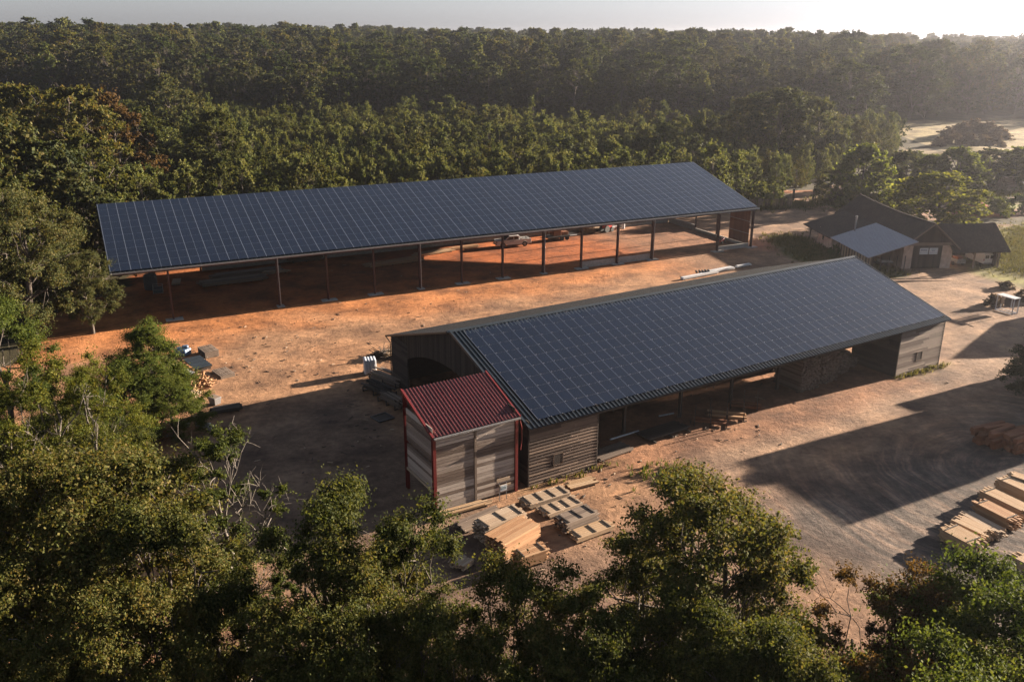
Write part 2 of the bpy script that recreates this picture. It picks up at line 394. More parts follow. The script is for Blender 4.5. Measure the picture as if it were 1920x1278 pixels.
# arcs worn by turning lorries, on the gravel only
ctr = x.n('ShaderNodeVectorMath', operation='SUBTRACT'); x.l(P, ctr.inputs[0]); ctr.inputs[1].default_value = (41, 63, 0)
ln = x.n('ShaderNodeVectorMath', operation='LENGTH'); x.l(ctr.outputs[0], ln.inputs[0])
sp = x.n('ShaderNodeSeparateXYZ'); x.l(ctr.outputs[0], sp.inputs[0])
an = x.math('ARCTAN2', sp.outputs[1], x.math('MULTIPLY', sp.outputs[0], -1.0))
cb = x.n('ShaderNodeCombineXYZ'); wob = x.noise(P, .16, 3, .5); x.l(x.math('MULTIPLY', x.math('ADD', ln.outputs[1], x.math('MULTIPLY', wob, 2.2)), 1.15), cb.inputs[0]); x.l(x.math('MULTIPLY', an, 1.1), cb.inputs[1])
arc = x.noise(cb.outputs[0], 1.0, 8, .72)
rm = x.ramp(ln.outputs[1], [(0, (0,0,0)), (1, (1,1,1))])
mr = x.n('ShaderNodeMapRange'); mr.inputs[1].default_value = 26; mr.inputs[2].default_value = 19; x.l(ln.outputs[1], mr.inputs[0])
am = x.math('MULTIPLY', at.outputs['Alpha'], mr.outputs[0])
c = x.mix(am, c, x.mix(1, c, x.ramp(arc, [(.36, (.45,.47,.50)), (.5, (.95,.95,.95)), (.62, (2.1,1.85,1.65))]), 'MULTIPLY'))
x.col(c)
hh = x.math('ADD', x.math('MULTIPLY', n2, .5), x.math('ADD', x.math('MULTIPLY', n3, .12), x.math('MULTIPLY', st, .35)))
x.bump(hh, .75, .3)
me.materials.append(x.m)
go = bpy.data.objects.new('ground', me); COL.objects.link(go); tag(go, kind='structure')

# ------------------------------------------------------------------ vegetation builders
def leaves(rng, cents, rads, per, size, flat=.85, up=.35, asp=.6):
    nt_ = max(4, per//20); lt = max(1, per//nt_)
    ct = np.repeat(cents, nt_, 0); rt_ = np.repeat(rads, nt_)*rng.uniform(.45, 1.35, len(cents)*nt_)
    dt = rng.normal(size=(len(ct), 3)); dt[:, 2] = dt[:, 2]*.7+.25; dt /= np.linalg.norm(dt, axis=1)[:, None]
    cs = np.repeat(ct, lt, 0); rs = np.repeat(rt_, lt); d = np.repeat(dt, lt, 0)
    rr = rng.uniform(.15, 1.05, len(cs))
    p = cs + d*(rr*rs)[:, None]*np.array((1, 1, flat)) + rng.normal(size=d.shape)*(rs*.10)[:, None]
    n = d*.7 + rng.normal(size=d.shape)*.65; n[:, 2] += up; n /= np.linalg.norm(n, axis=1)[:, None]
    t = np.cross(n, rng.normal(size=d.shape)); t /= np.linalg.norm(t, axis=1)[:, None]; b = np.cross(n, t)
    s = size*(.55+.9*rng.rand(len(cs)))[:, None]
    V = np.stack([p-t*s*.5, p-b*s*.5*asp-n*s*.06, p+t*s*.5, p+b*s*.5*asp+n*s*.06], 1).reshape(-1, 3)
    return V, np.arange(len(V)).reshape(-1, 4)
def mesh_np(name, V, Q, mats):
    me = bpy.data.meshes.new(name); mk(me, V, Q)
    for m in mats: me.materials.append(m)
    return me
def limb(mb, p, q, r0, r1, rng, n=5, seg=4, wob=.12):
    p, q = np.array(p, float), np.array(q, float); L = np.linalg.norm(q-p); pts = [p]
    for i in range(1, seg+1):
        t = i/seg; pts.append(p+(q-p)*t+(rng.normal(size=3)*wob*L*.35*(1 if i < seg else 0))+np.array((0, 0, .10*L*math.sin(math.pi*t))))
    for i in range(seg):
        a, b = r0+(r1-r0)*i/seg, r0+(r1-r0)*(i+1)/seg
        mb.tube(pts[i], pts[i+1], a, b, n, cap=False)
    return pts
def tree_parts(seed, H, R, nl=9, sub=5, per=330, leaf=.17, tr=.28, cb=.32, shape='oak', crad=.20, gaps=.0, bare=0, sides=6, up=.35, flat=.85):
    """returns (trunk MB, leaf V, leaf Q) for a crown of limbs that end in clumps"""
    rng = np.random.RandomState(seed); mb = MB(); cents = []; rads = []; lpts = []
    top = np.array((rng.normal()*.04*H, rng.normal()*.04*H, H*.78))
    tp = limb(mb, (0, 0, -.3), top, tr, tr*.25, rng, sides+2, 6, .05)
    def shell(phi, t):            # point on the crown's outline at height fraction t
        z = H*(cb+(1-cb)*t)
        if shape == 'oak': r = R*math.sqrt(max(.05, 1-((t-.42)/.62)**2))
        elif shape == 'cone': r = R*(1-t)**.7*(.25+.75*min(1, t*5+.2))+.12*R
        elif shape == 'column': r = R*(.55+.45*math.sin(math.pi*min(1, t*1.05)))
        elif shape == 'dome': r = R*math.sqrt(max(.04, 1-t**2))
        r *= .80+.32*rng.rand()
        return np.array((math.cos(phi)*r, math.sin(phi)*r, z))
    for i in range(nl):
        t = (i+.5+rng.rand()*.6-.3)/nl; phi = i*2.399+rng.rand()*.7
        s0 = max(.12, cb*.8+(.74-cb*.8)*t*.85); base = np.array(tp[min(5, int(s0*6/.78))])
        end = shell(phi, min(.98, t+.05))
        pts = limb(mb, base, end*.9+base*.1, tr*.42*(1-.5*t), tr*.08, rng, sides, 4, .16); lpts += pts[2:]
        for k in range(sub):
            ph = phi+rng.normal()*.55; tt = np.clip(t+rng.normal()*.16, 0.02, 1)
            e = shell(ph, tt)*(1-.35*rng.rand()*(k % 2)); e[2] = H*(cb+(1-cb)*tt)
            if rng.rand() < gaps: continue
            b0 = pts[rng.randint(1, 4)]
            limb(mb, b0, e, tr*.11, tr*.03, rng, 4, 3, .2)
            c = R*crad*(.7+.7*rng.rand())
            cents.append(e); rads.append(c)
            cents.append((e*.75+np.array(b0)*.25)+rng.normal(size=3)*c*.6); rads.append(c*.8)
    for k in range(max(2, nl//3)):
        e = shell(rng.rand()*6.28, .93+.07*rng.rand()); cents.append(e*np.array((.5, .5, 1))); rads.append(R*crad)
    for k in range(bare):
        b0 = np.array(lpts[rng.randint(len(lpts))]); o2 = b0*np.array((.6, .6, 0)); e = b0+o2/(np.linalg.norm(o2)+.01)*rng.uniform(.3, 1.3)+np.array((0, 0, H*.10*rng.uniform(.4, 1.2)))+rng.normal(size=3)*.4
        q_ = limb(mb, b0, e, .026, .008, rng, 4, 3, .12)
        for q in range(2):
            limb(mb, q_[2], e+rng.normal(size=3)*.45, .014, .006, rng, 3, 2, .1)
    V, Q = leaves(rng, np.array(cents), np.array(rads), per, leaf, up=up, flat=flat)
    return mb, V, Q
PROTO = {}
def tree_proto(key, leafm, barkm='bark', **k):
    mb, V, Q = tree_parts(**k)
    tm = mb.build('trunk', M[barkm], smooth=True); me_t = tm.data; bpy.data.objects.remove(tm)
    PROTO[key] = (me_t, mesh_np('crown', V, Q, [M[leafm]]), float(np.percentile(V[:, 2], 99.7)), float(np.percentile(np.hypot(V[:, 0], V[:, 1]), 97))); return PROTO[key]
def place_tree(key, loc, H, name, label, cat='tree', group=None, rz=None, wide=1., parts=True, rng=random):
    me_t, me_c, h0, r0 = PROTO[key]; s = H/h0
    e = empty(name, loc, math.degrees(rz) if rz is not None else rng.uniform(0, 360), label, cat, group)
    e.scale = (s*wide, s*wide, s)
    c = bpy.data.objects.new('crown', me_c); COL.objects.link(c); c.parent = e
    t = bpy.data.objects.new('trunk', me_t); COL.objects.link(t); t.parent = e
    return e
def join_tree(key, leafm, barkm='bark', **k):
    """small far tree: crown and trunk in one mesh"""
    mb, V, Q = tree_parts(**k)
    tv = np.array(mb.v); tq = [f for f in mb.f if len(f) == 4]
    VV = np.concatenate([V, tv]); QQ = np.concatenate([Q, np.array(tq)+len(V)])
    me = mesh_np(key, VV, QQ, [M[leafm], M[barkm]])
    me.polygons.foreach_set('material_index', np.concatenate([np.zeros(len(Q), int), np.ones(len(tq), int)]).astype(np.int32))
    PROTO[key] = (me, k['H'], k['R']); return me
random.seed(11)

# ------------------------------------------------------------------ roofs, walls
def corr(mb, u0, u1, a, b, pitch=.33, h=.06, m=0, th=.01):
    """corrugated sheet between line a (v,z) and line b (v,z), ribs run a->b, profile along u"""
    n = max(1, int((u1-u0)/pitch)); p = (u1-u0)/n
    a, b = Vector((0, *a)), Vector((0, *b)); d = (b-a).normalized(); nrm = Vector((0, -d.z, d.y))
    if nrm.z < 0: nrm = -nrm
    for i in range(n):
        x0 = u0+i*p; xs = (x0, x0+.28*p, x0+.42*p, x0+.86*p, x0+p); hs = (h, h, 0, 0, h)
        for k in range(4):
            P0 = Vector((xs[k], 0, 0))+a+nrm*hs[k]; P1 = Vector((xs[k+1], 0, 0))+a+nrm*hs[k+1]
            Q0 = Vector((xs[k], 0, 0))+b+nrm*hs[k]; Q1 = Vector((xs[k+1], 0, 0))+b+nrm*hs[k+1]
            mb.quad(P0, P1, Q1, Q0, m)
    return mb
def panels_on(parent, u0, ncol, pw, a, b, nrow, gap, off, cam_n=100, clips=True, railw=.05, alt=True, fade=None):
    a, b = Vector((0, *a)), Vector((0, *b)); L = (b-a).length; d = (b-a).normalized(); nrm = Vector((0, -d.z, d.y))
    if nrm.z < 0: nrm = -nrm
    ph = L/nrow; ang = math.atan2(d.z, d.y)
    pm = MB(); pm.box(-pw/2+gap/2, pw/2-gap/2, -ph/2+gap*.6, ph/2-gap*.6, 0, .035)
    po = pm.build('solar_panel', M['panel'], parent); me = po.data
    lst = []
    for i in range(ncol):
        for j in range(nrow):
            c = a+d*(j+.5)*ph+nrm*off+Vector((u0+(i+.5)*pw, 0, 0)); wc = parent.matrix_world @ c
            lst.append(((wc-Vector((0, 0, CAMH))).length, c))
    lst.sort(key=lambda t: t[0])
    for k, (_, c) in enumerate(lst[:cam_n]):
        o = po if k == 0 else bpy.data.objects.new('solar_panel', me)
        if k: COL.objects.link(o); o.parent = parent
        o.location = c; o.rotation_euler = (ang, 0, 0)
    rest = MB(); RM = Matrix.Rotation(ang, 3, 'X')
    base = [RM @ Vector(v) for v in pm.v]
    for _, c in lst[cam_n:]: rest.hexa([q+c for q in base])
    r = rest.build('solar_panel_field', M['panel'], parent); r['kind'] = 'stuff'
    rail = MB()
    for i in range(ncol+1):
        wd = railw*.8 if (not alt or i % 2 == 0) else railw*.42
        x = u0+i*pw; p = a+Vector((x, 0, 0))+nrm*(off+.02); q = b+Vector((x, 0, 0))+nrm*(off+.02); rail.beam(p, q, wd, .04)
    rail.build('panel_rail', M['rail'], parent)
    cl = MB()
    if clips:
        for i in range(ncol+1):
            for j in range(nrow+1):
                c = a+d*j*ph+nrm*(off+.045)+Vector((u0+i*pw+pw*.12, 0, 0)); cl.rbox(c, (.08, .03, .03), 0)
        for j in range(1, nrow):
            c0 = a+d*j*ph+nrm*(off+.018); cl.beam(c0+Vector((u0, 0, 0)), c0+Vector((u0+ncol*pw, 0, 0)), .007, .007)
    else:
        for j in range(1, nrow):
            c0 = a+d*j*ph+nrm*(off+.018); cl.beam(c0+Vector((u0, 0, 0)), c0+Vector((u0+ncol*pw, 0, 0)), .04, .035)
    cl.build('panel_clip', M['clip' if clips else 'rail'], parent)
def lap_wall(mb, p, q, z0, z1, out, bh=.27, th=.03, tilt=.07, rng=random, m=0, seglen=4., topf=None):
    """horizontal lapped boards between plan points p and q; out: outward normal"""
    p, q = Vector((*p, 0)), Vector((*q, 0)); L = (q-p).length; d = (q-p)/L; o = Vector((*out, 0)).normalized(); z = z0
    while z < z1-.02:
        t = 0
        h1 = min(z1, z+bh-.03)
        while t < L-.01:
            e = min(L, t+seglen*rng.uniform(.5, 1.3)); e = L if L-e < .8 else e
            a, b = p+d*(t+.004), p+d*(e-.004); jz = rng.uniform(-.012, .012)
            mb.hexa([a+o*.005+Vector((0,0,z+jz)), b+o*.005+Vector((0,0,z+jz)), b+o*(th+tilt)+Vector((0,0,z+jz)), a+o*(th+tilt)+Vector((0,0,z+jz)),
                     a+o*.0+Vector((0,0,h1)), b+o*.0+Vector((0,0,h1)), b+o*th*.6+Vector((0,0,h1)), a+o*th*.6+Vector((0,0,h1))], m)
            t = e
        z += bh
    return mb
# ------------------------------------------------------------------ far long shed
UX = 0
shed = empty('long_solar_shed', B1O, B1R, 'very long open steel shed roofed with solar panels, before the young wood', 'shed')
bpy.context.view_layer.update()
U0, U1 = -6.3, 90.0; EV, EZ = -.35, 6.5; RV, RZ = 17.4, 11.55; BV, BZ = 24.0, 9.6
rf = MB(); corr(rf, U0, U1, (EV, EZ), (RV, RZ), .5, .05); corr(rf, U0, U1, (BV, BZ), (RV, RZ), .5, .05)
rf.quad((U0, EV, EZ-.05), (U1, EV, EZ-.05), (U1, RV, RZ-.05), (U0, RV, RZ-.05)); rf.quad((U0, RV, RZ-.05), (U1, RV, RZ-.05), (U1, BV, BZ-.05), (U0, BV, BZ-.05))
rf.build('roof', M['roof_dark'], shed)
panels_on(shed, U0+.1, 86, (U1-U0-.2)/86, (EV+.15, EZ+.04), (RV-.15, RZ-.04), 10, .02, .14, clips=False, railw=.075)
g_ = MB(); g_.beam((U0, EV-.12, EZ-.08), (U1+.2, EV-.12, EZ-.08), .18, .16); g_.build('gutter', M['galv'], shed)
e_ = MB(); e_.beam((U0, .05, EZ-.32), (U1, .05, EZ-.32), .14, .22)
e_.beam((U0, 22.9, 9.6), (U1, 22.9, 9.6), .14, .22)
for vv in (3, 6, 9, 12, 15): e_.beam((U0, vv, EZ-.12+vv*.284), (U1, vv, EZ-.12+vv*.284), .08, .16)
e_.build('purlin', M['steel_red'], shed)
fr = [0, 12.8, 19.1, 25.4, 31.8, 38.0, 44.3, 50.8, 57.2, 63.5, 69.8, 82.5, 89.4]
galv_at = (12.8, 31.8, 50.8)
for u in fr:
    p = MB(); g = u in galv_at
    p.box(u-.03, u+.03, -.28, .10, 0, EZ-.45); p.box(u-.10, u+.10, -.30, -.27, 0, EZ-.45); p.box(u-.10, u+.10, .10, .13, 0, EZ-.45)
    p.build('front_post', M['steel_red'], shed)
    if g or u in (69.8,):
        t = MB(); t.tube((u+.10, -.42, .02), (u+.10, -.42, EZ-.15), .06, n=8); t.build('downpipe', M['galv'], shed)
    f_ = MB(); f_.rbox((u+.1, -.1, .05), (2.0 if not g else .9, 1.0, .14), 0); f_.build('footing', M['concrete'], shed, bevel=.02)
frames_u = [0, 12.8, 25.4, 38.0, 50.8, 63.5, 76.2, 89.4]
for u in frames_u:
    p = MB(); p.beam((u, 0, EZ-.25), (u, RV, RZ-.3), .12, .38); p.beam((u, RV, RZ-.3), (u, 22.9, BZ+.15), .12, .38); p.build('rafter', M['steel_red'], shed)
for u in [0, 6.3] + [12.8+6.33*k for k in range(13)]:
    b = MB(); b.box(u-.1, u+.1, 22.7, 23.0, 0, 9.5); b.build('back_post', M['steel_red'], shed)
for v in (5.3, 8.7, 14.5):
    b = MB(); b.box(89.3, 89.5, v-.12, v+.12, 0, EZ+v*.29-.4); b.build('end_post', M['steel_red'], shed)
w_ = MB()
for k in range(12): w_.box(6.4+6.33*k+.02, 6.4+6.33*(k+1)-.02, 22.4, 22.62, 0, 2.3)
w_.box(89.3, 89.5, 14.7, 22.4, 0, 1.0); w_.box(82.4, 89.2, 22.4, 22.62, 0, 2.0)
w_.build('back_wall', M['concrete'], shed)
w_ = MB(); w_.box(57.4, 63.4, .2, .4, 0, .9); w_.box(63.6, 69.7, .2, .4, 0, .9); w_.box(82.7, 89.2, .2, .4, 0, .7); w_.box(89.2, 89.4, .4, 14.4, 0, .45)
w_.build('kerb_wall', M['concrete'], shed)
w_ = MB(); v = .45
while v < 5.1: w_.box(89.22, 89.28, v, v+.19, .47, EZ-.3+v*.28); v += .2
w_.build('board_panel', M['rust_board'], shed)
w_ = MB()
for z in (2.2, 4.2): w_.beam((89.15, .3, z), (89.15, 5.2, z), .06, .08)
w_.beam((89.35, 5.4, 4.6), (89.35, 8.7, 4.4), .1, .1)
w_.build('end_rail', M['galv'], shed)
w_ = MB(); v0 = 15
while v0 < 57: w_.box(6.5+v0, 6.5+v0+.95, 22.66, 22.7, 2.35, 4.6); v0 += 1.0
w_.build('back_cladding', M['steel_dark'], shed)
# ------------------------------------------------------------------ near barn
barn = empty('timber_barn', B2O, B2R, 'long timber barn with solar panels and boarded end rooms, beside the red-roofed lean-to', 'barn')
bpy.context.view_layer.update()
EV, EZ, RV, RZ, BV, BZ = -.35, 5.0, 12.3, 9.05, 25.3, 4.95
rf = MB(); corr(rf, -.15, 51.9, (EV-.1, EZ), (RV, RZ), .38, .12); rf.quad((-.15, EV, EZ-.04), (51.9, EV, EZ-.04), (51.9, RV, RZ-.04), (-.15, RV, RZ-.04))
rf.build('panel_slope', M['roof_dark'], barn)
rf = MB(); corr(rf, -.4, 51.7, (BV, BZ), (RV, RZ), .3, .05); rf.quad((-.4, BV, BZ-.05), (51.7, BV, BZ-.05), (51.7, RV, RZ-.05), (-.4, RV, RZ-.05))
rf.build('back_slope', M['roof_black'], barn)
rd = MB(); rd.quad((-.45, RV-.25, RZ+.03), (52, RV-.25, RZ+.03), (52, RV, RZ+.17), (-.45, RV, RZ+.17)); rd.quad((-.45, RV, RZ+.17), (52, RV, RZ+.17), (52, RV+.3, RZ+.02), (-.45, RV+.3, RZ+.02))
rd.build('ridge_cap', M['roof_dark'], barn)
panels_on(barn, .95, 48, 50.7/48, (EV+.55, EZ+.62*.324), (RV-.35, RZ-.16), 10, .03, .13, clips=True, railw=.03, alt=False)
vg = MB(); vg.beam((-.2, EV, EZ+.05), (-.2, RV, RZ+.05), .08, .22); vg.build('verge_trim', M['roof_dark'], barn); vg = MB(); vg.beam((51.95, EV, EZ+.05), (51.95, RV, RZ+.05), .08, .2); vg.build('verge_trim', M['roof_dark'], barn); vg = MB(); vg.beam((-.45, RV, RZ-.02), (-.45, BV, BZ-.02), .06, .16); vg.build('verge_trim', M['roof_dark'], barn)
gt = MB(); gt.tube((-.45, BV+.12, BZ-.08), (51.7, BV+.12, BZ-.08), .09, n=8); gt.tube((-.4, BV+.12, BZ-.1), (-.2, 24.9, BZ-.6), .05); gt.tube((-.2, 24.9, BZ-.6), (-.2, 24.9, 0), .05); gt.build('gutter', M['steel_dark'], barn)
def lap_room(name, u0, u1, depth, mat, wu):
    mb = MB(); rng = random.Random(3)
    lap_wall(mb, (u0, 0), (u1, 0), .05, EZ-.1, (0, -1), rng=rng)
    sd = MB(); lap_wall(sd, (u0, depth), (u0, 0), .05, EZ+.3, (-1, 0), rng=rng); sd.build('room_side', M['plank_dark'], barn); sd = MB(); lap_wall(sd, (u1, 0), (u1, depth), .05, EZ+.3, (1, 0), rng=rng); sd.build('room_side', M['plank_dark'] if u1 < 20 else mat, barn)
    mb.build(name, mat, barn); mb = MB(); mb.box(u0+.01, u1-.01, .01, .08, 0, EZ); mb.box(u0+.01, u0+.08, .08, depth, 0, EZ+.4); mb.box(u1-.08, u1-.01, .08, depth, 0, EZ+.4); mb.box(u0+.01, u1-.01, depth-.08, depth-.01, 0, EZ+1)
    for uu in (u0-.03, u1+.03): mb.box(uu-.05, uu+.05, -.09, .02, 0, EZ-.1)
    mb.build('wall_lining', M['timber_old'], barn)
    wd = MB(); wd.box(wu-.4, wu+.4, -.10, -.07, 1.25, 2.15); o = wd.build('window', M['steel_dark'], barn)
    fm = MB()
    for a in ((wu-.46, wu-.4, 1.2, 2.2), (wu+.4, wu+.46, 1.2, 2.2), (wu-.4, wu+.4, 2.15, 2.2), (wu-.4, wu+.4, 1.2, 1.25)): fm.box(a[0], a[1], -.115, -.06, a[2], a[3])
    fm.build('window_frame', M['plank_grey'], o)
lap_room('left_room_wall', 0, 6.45, 3.9, M['plank_grey'], 2.7)
lap_room('right_room_wall', 44.4, 51.5, 5.4, M['plank_pale'], 47.9)
# left gable: boarded corner, arched opening, vertical boards above
mb = MB(); rng = random.Random(8)
lap_wall(mb, (0, 25), (0, 21.3), .05, 5.1, (-1, 0), bh=.25, rng=rng)
lap_wall(mb, (51.5, 25), (0, 25), .05, 4.7, (0, 1), bh=.2, rng=rng)if False else None
v = 3.9
def arch(v):       # underside of the boarded gable
    t = (v-13.0)/8.3
    return 5.6-1.9*t*t if abs(t) < 1 else 0
while v < 21.3:
    zt = RZ-.1-(abs(v+.1-RV))*.318; zb = arch(v+.1)
    mb.box(-.04-rng.random()*.015, .02, v, v+.2, max(zb, .05) if zb > 0 else .05, zt); v += .215
v = 21.3
while v < 25: mb.box(-.03, .0, v, v+.2, 5.1, max(5.12, RZ-.1-(v+.2-RV)*.318)); v += .21
v = .1
while v < 3.9: mb.box(-.03, .0, v, v+.2, 5.0+.3, max(5.31, RZ-.12-(RV-v)*.32)); v += .21
mb.build('gable_wall', M['plank_dark'], barn)
mb = MB(); v = .1
while v < 24.9:
    zt = RZ-.1-(abs(v+.1-RV))*.318; mb.box(51.48, 51.53, v, v+.2, 0.05 if (v < 4 or v > 21) else 4.4, zt); v += .215
mb.build('gable_wall', M['plank_grey'], barn)
mb = MB(); rng = random.Random(5)
lap_wall(mb, (51.5, 25), (45, 25), .05, 4.7, (0, 1), rng=rng); lap_wall(mb, (17, 25), (0, 25), .05, 4.7, (0, 1), rng=rng)
u = 38.6
while u < 0: u += .2     # dark inner partition
mb.box(0.1, 17, 24.9, 24.97, 0, 4.7); mb.box(45, 51.4, 24.9, 24.97, 0, 4.7); mb.box(.03, .1, 21.3, 24.9, 0, 5.1); mb.build('back_wall', M['plank_dark'], barn)
for u in (12.4, 18.85, 25.2, 31.5, 37.9):
    p = MB(); p.box(u-.13, u+.13, 3.75, 4.01, 0, EZ+1.0); p.beam((u, 3.88, 3.9), (u, .6, EZ+.15), .14, .18); p.build('post', M['timber_old'], barn)
    p = MB(); p.box(u-.13, u+.13, 24.6, 24.86, 0, 4.8); p.build('post', M['timber_old'], barn)
    p = MB(); p.beam((u, -.2, EZ-.15), (u, RV, RZ-.35), .18, .32); p.beam((u, RV, RZ-.35), (u, 25, BZ-.2), .18, .32); p.beam((u, 4, 5.1), (u, 24.7, 5.1), .2, .3); p.build('truss', M['timber_old'], barn)
p = MB(); p.beam((6.5, 0, EZ-.22), (44.4, 0, EZ-.22), .16, .24); p.beam((0, 3.9, EZ+1.05), (51.5, 3.9, EZ+1.05), .2, .25); p.build('wall_plate', M['timber_old'], barn)
# ------------------------------------------------------------------ red roofed lean-to
ax = empty('red_lean_to', B2O, B2R, 'tall grey-boarded lean-to with red ribbed roof and red posts at the barn gable', 'lean-to')
a0, a1 = -8.0, -1.15
rf = MB(); corr(rf, a0-.1, a1+.15, (-.25, 6.2), (4.8, 8.05), .28, .06); rf.quad((a0-.1, -.25, 6.16), (a1+.15, -.25, 6.16), (a1+.15, 4.8, 8.01), (a0-.1, 4.8, 8.01)); rf.build('roof', M['roof_red'], ax)
vg = MB(); vg.beam((a0-.16, -.27, 6.2), (a0-.16, 4.85, 8.08), .12, .2); vg.build('verge_trim', M['annex_red'], ax); vg = MB(); vg.beam((a1+.2, -.27, 6.2), (a1+.2, 4.85, 8.08), .12, .2); vg.build('verge_trim', M['annex_red'], ax)
gt = MB(); gt.beam((a0-.1, -.33, 6.12), (a1+.2, -.33, 6.12), .14, .12); gt.build('gutter', M['galv'], ax)
for (u, v) in ((a0, 0), (a1, 0), (a0, 4.6), (a1, 4.6)):
    p = MB(); z = 6.0+v*.366; p.box(u-.12, u+.12, v-.14, v-.11, 0, z); p.box(u-.12, u+.12, v+.11, v+.14, 0, z); p.box(u-.03, u+.03, v-.11, v+.11, 0, z); p.build('steel_post', M['annex_red'], ax)
rng = random.Random(2)
def flat_boards(mb, u0, u1, v, z0, z1, bh=.27):
    z = z0
    while z < z1-.05:
        mb.box(u0, u1, v-.02-rng.random()*.012, v+.02, z+.03, min(z1, z+bh)); z += bh
mb = MB(); flat_boards(mb, a0+.14, -4.75, 0, .15, 5.9); flat_boards(mb, -4.55, a1-.14, 0, .15, 5.9); mb.build('front_boards', M['annex_board'], ax)
mb = MB(); mb.box(-4.74, -4.56, -.08, .04, 0, 5.95); mb.build('mid_post', M['timber_grey'], ax)
mb = MB(); z = 1.9
while z < 6.6:
    mb.box(a0-.02-rng.random()*.01, a0+.02, .15, 4.45, z, z+.21)
    z += .22
    if 3.7 < z < 3.9: z += .25
mb.build('side_boards', M['annex_board'], ax)
mb = MB(); z = .2
while z < 6.6: mb.box(a1-.02, a1+.02, .15, 4.45, z, z+.21); z += .22
mb.build('side_boards', M['plank_dark'], ax)
mb = MB(); mb.beam((a0-.06, .1, 1.8), (a0-.06, 4.5, 1.8), .12, .2); mb.build('sill_beam', M['timber_pale'], ax)
mb = MB(); pts = [(a1+.2, -.25, 5.9), (a1+.45, -.1, 5.2), (a1+.5, -.05, 4.2), (a1+.35, -.1, 3.4)]
for p, q in zip(pts[:-1], pts[1:]): mb.tube(p, q, .045)
mb.build('drain_hose', M['annex_red'], ax)
# ------------------------------------------------------------------ farmhouse
HO = G(1735, 503); house = empty('old_farm_workshop', (61.8, 128.2, 0), 4.0, 'old workshop with plaster gable front, brown tiled roof and grey metal lean-to roof', 'workshop')
HX = 3.75; LY = 24.3; HE = 3.6; HR = 6.9
rf = MB()
def slab(mb, a, b, c, d, th=.12, m=0):
    t = Vector((0, 0, th)); a, b, c, d = map(Vector, (a, b, c, d)); mb.hexa([a-t, b-t, c-t, d-t, a, b, c, d], m)
def sagroof(mb, x0, z0, x1, z1, y0, y1, sag=.25, n=10, th=.14):
    for i in range(n):
        ya, yb = y0+(y1-y0)*i/n, y0+(y1-y0)*(i+1)/n; sa, sb = sag*math.sin(math.pi*i/n), sag*math.sin(math.pi*(i+1)/n)
        slab(mb, (x0, ya, z0-sa*.4), (x1, ya, z1-sa), (x1, yb, z1-sb), (x0, yb, z0-sb*.4), th)
sagroof(rf, -4.1, 3.75, 0, HR, -.9, LY, .35); sagroof(rf, 4.35, 3.1, 0, HR, -.9, LY, .35)
rf.build('tiled_roof', M['tile'], house)
rd = MB()
for i in range(10):
    ya, yb = -.9+25.2*i/10, -.9+25.2*(i+1)/10; rd.tube((0, ya, HR+.02-.35*math.sin(math.pi*i/10)), (0, yb, HR+.02-.35*math.sin(math.pi*(i+1)/10)), .13, n=6)
rd.build('ridge_tiles', M['tile'], house)
vt = MB(); vt.beam((-4.1, -.97, 3.75), (0, -.97, HR+.02), .06, .2); vt.beam((4.35, -.97, 3.1), (0, -.97, HR+.02), .06, .2); vt.build('bargeboard', M['timber_grey'], house)
wl = MB(); wl.box(-HX, -2.35, 0, .3, 0, 3.5); wl.box(2.15, HX, 0, .3, 0, 3.5); wl.box(-HX, -HX+.3, .3, LY-.5, 0, 3.4); wl.box(HX-.3, HX, .3, LY-.5, 0, 3.2); wl.box(-HX+.3, HX-.3, LY-.8, LY-.5, 0, 3.4); wl.build('wall', M['plaster'], house)
wl = MB(); wl.box(-HX, HX, -.04, .26, 3.5, 3.95); wl.build('lintel', M['timber_grey'], house)
gb = MB(); xx = -3.6
while xx < 3.6:
    zt = HR-.2-abs(xx+.1)*.80; 
    if zt > 4.0: gb.box(xx, xx+.2, -.02, .02, 3.96, zt)
    xx += .21
gb.build('gable_boards', M['plank_dark'], house)
for x0, x1 in ((-2.34, -.11), (-.09, 2.14)):
    d = MB(); xx = x0
    while xx < x1-.05: d.box(xx, min(x1, xx+.24), .02, .08, .05, 3.48); xx += .25
    d.build('door', M['plank_dark'], house)
for x0, rows, lab in ((-1.35, ((.30, .42, 1.0, 'sign_ink'), (.70, .16, 1.2, 'sign_grey')), 0), (.12, ((.22, .3, .7, 'sign_grey'), (.45, .2, .5, 'sign_ink'), (.72, .1, 1.2, 'sign_ink')), 1)):
    s = MB(); s.box(x0, x0+1.3, -.10, -.07, 2.2, 3.15); so_ = s.build('sign_board', M['sign_white'], house)
    for fy, hh_, ww, mm in rows:
        q = MB(); zc = 3.15-fy*.95; k = x0+.65-ww/2; rr = random.Random(int(fy*100)+lab)
        while k < x0+.65+ww/2-.05: wq = rr.uniform(.06, .16); q.box(k, k+wq, -.112, -.101, zc-.07*hh_/.2, zc+.05*hh_/.2); k += wq+.05
        q.build('lettering', M[mm], so_)
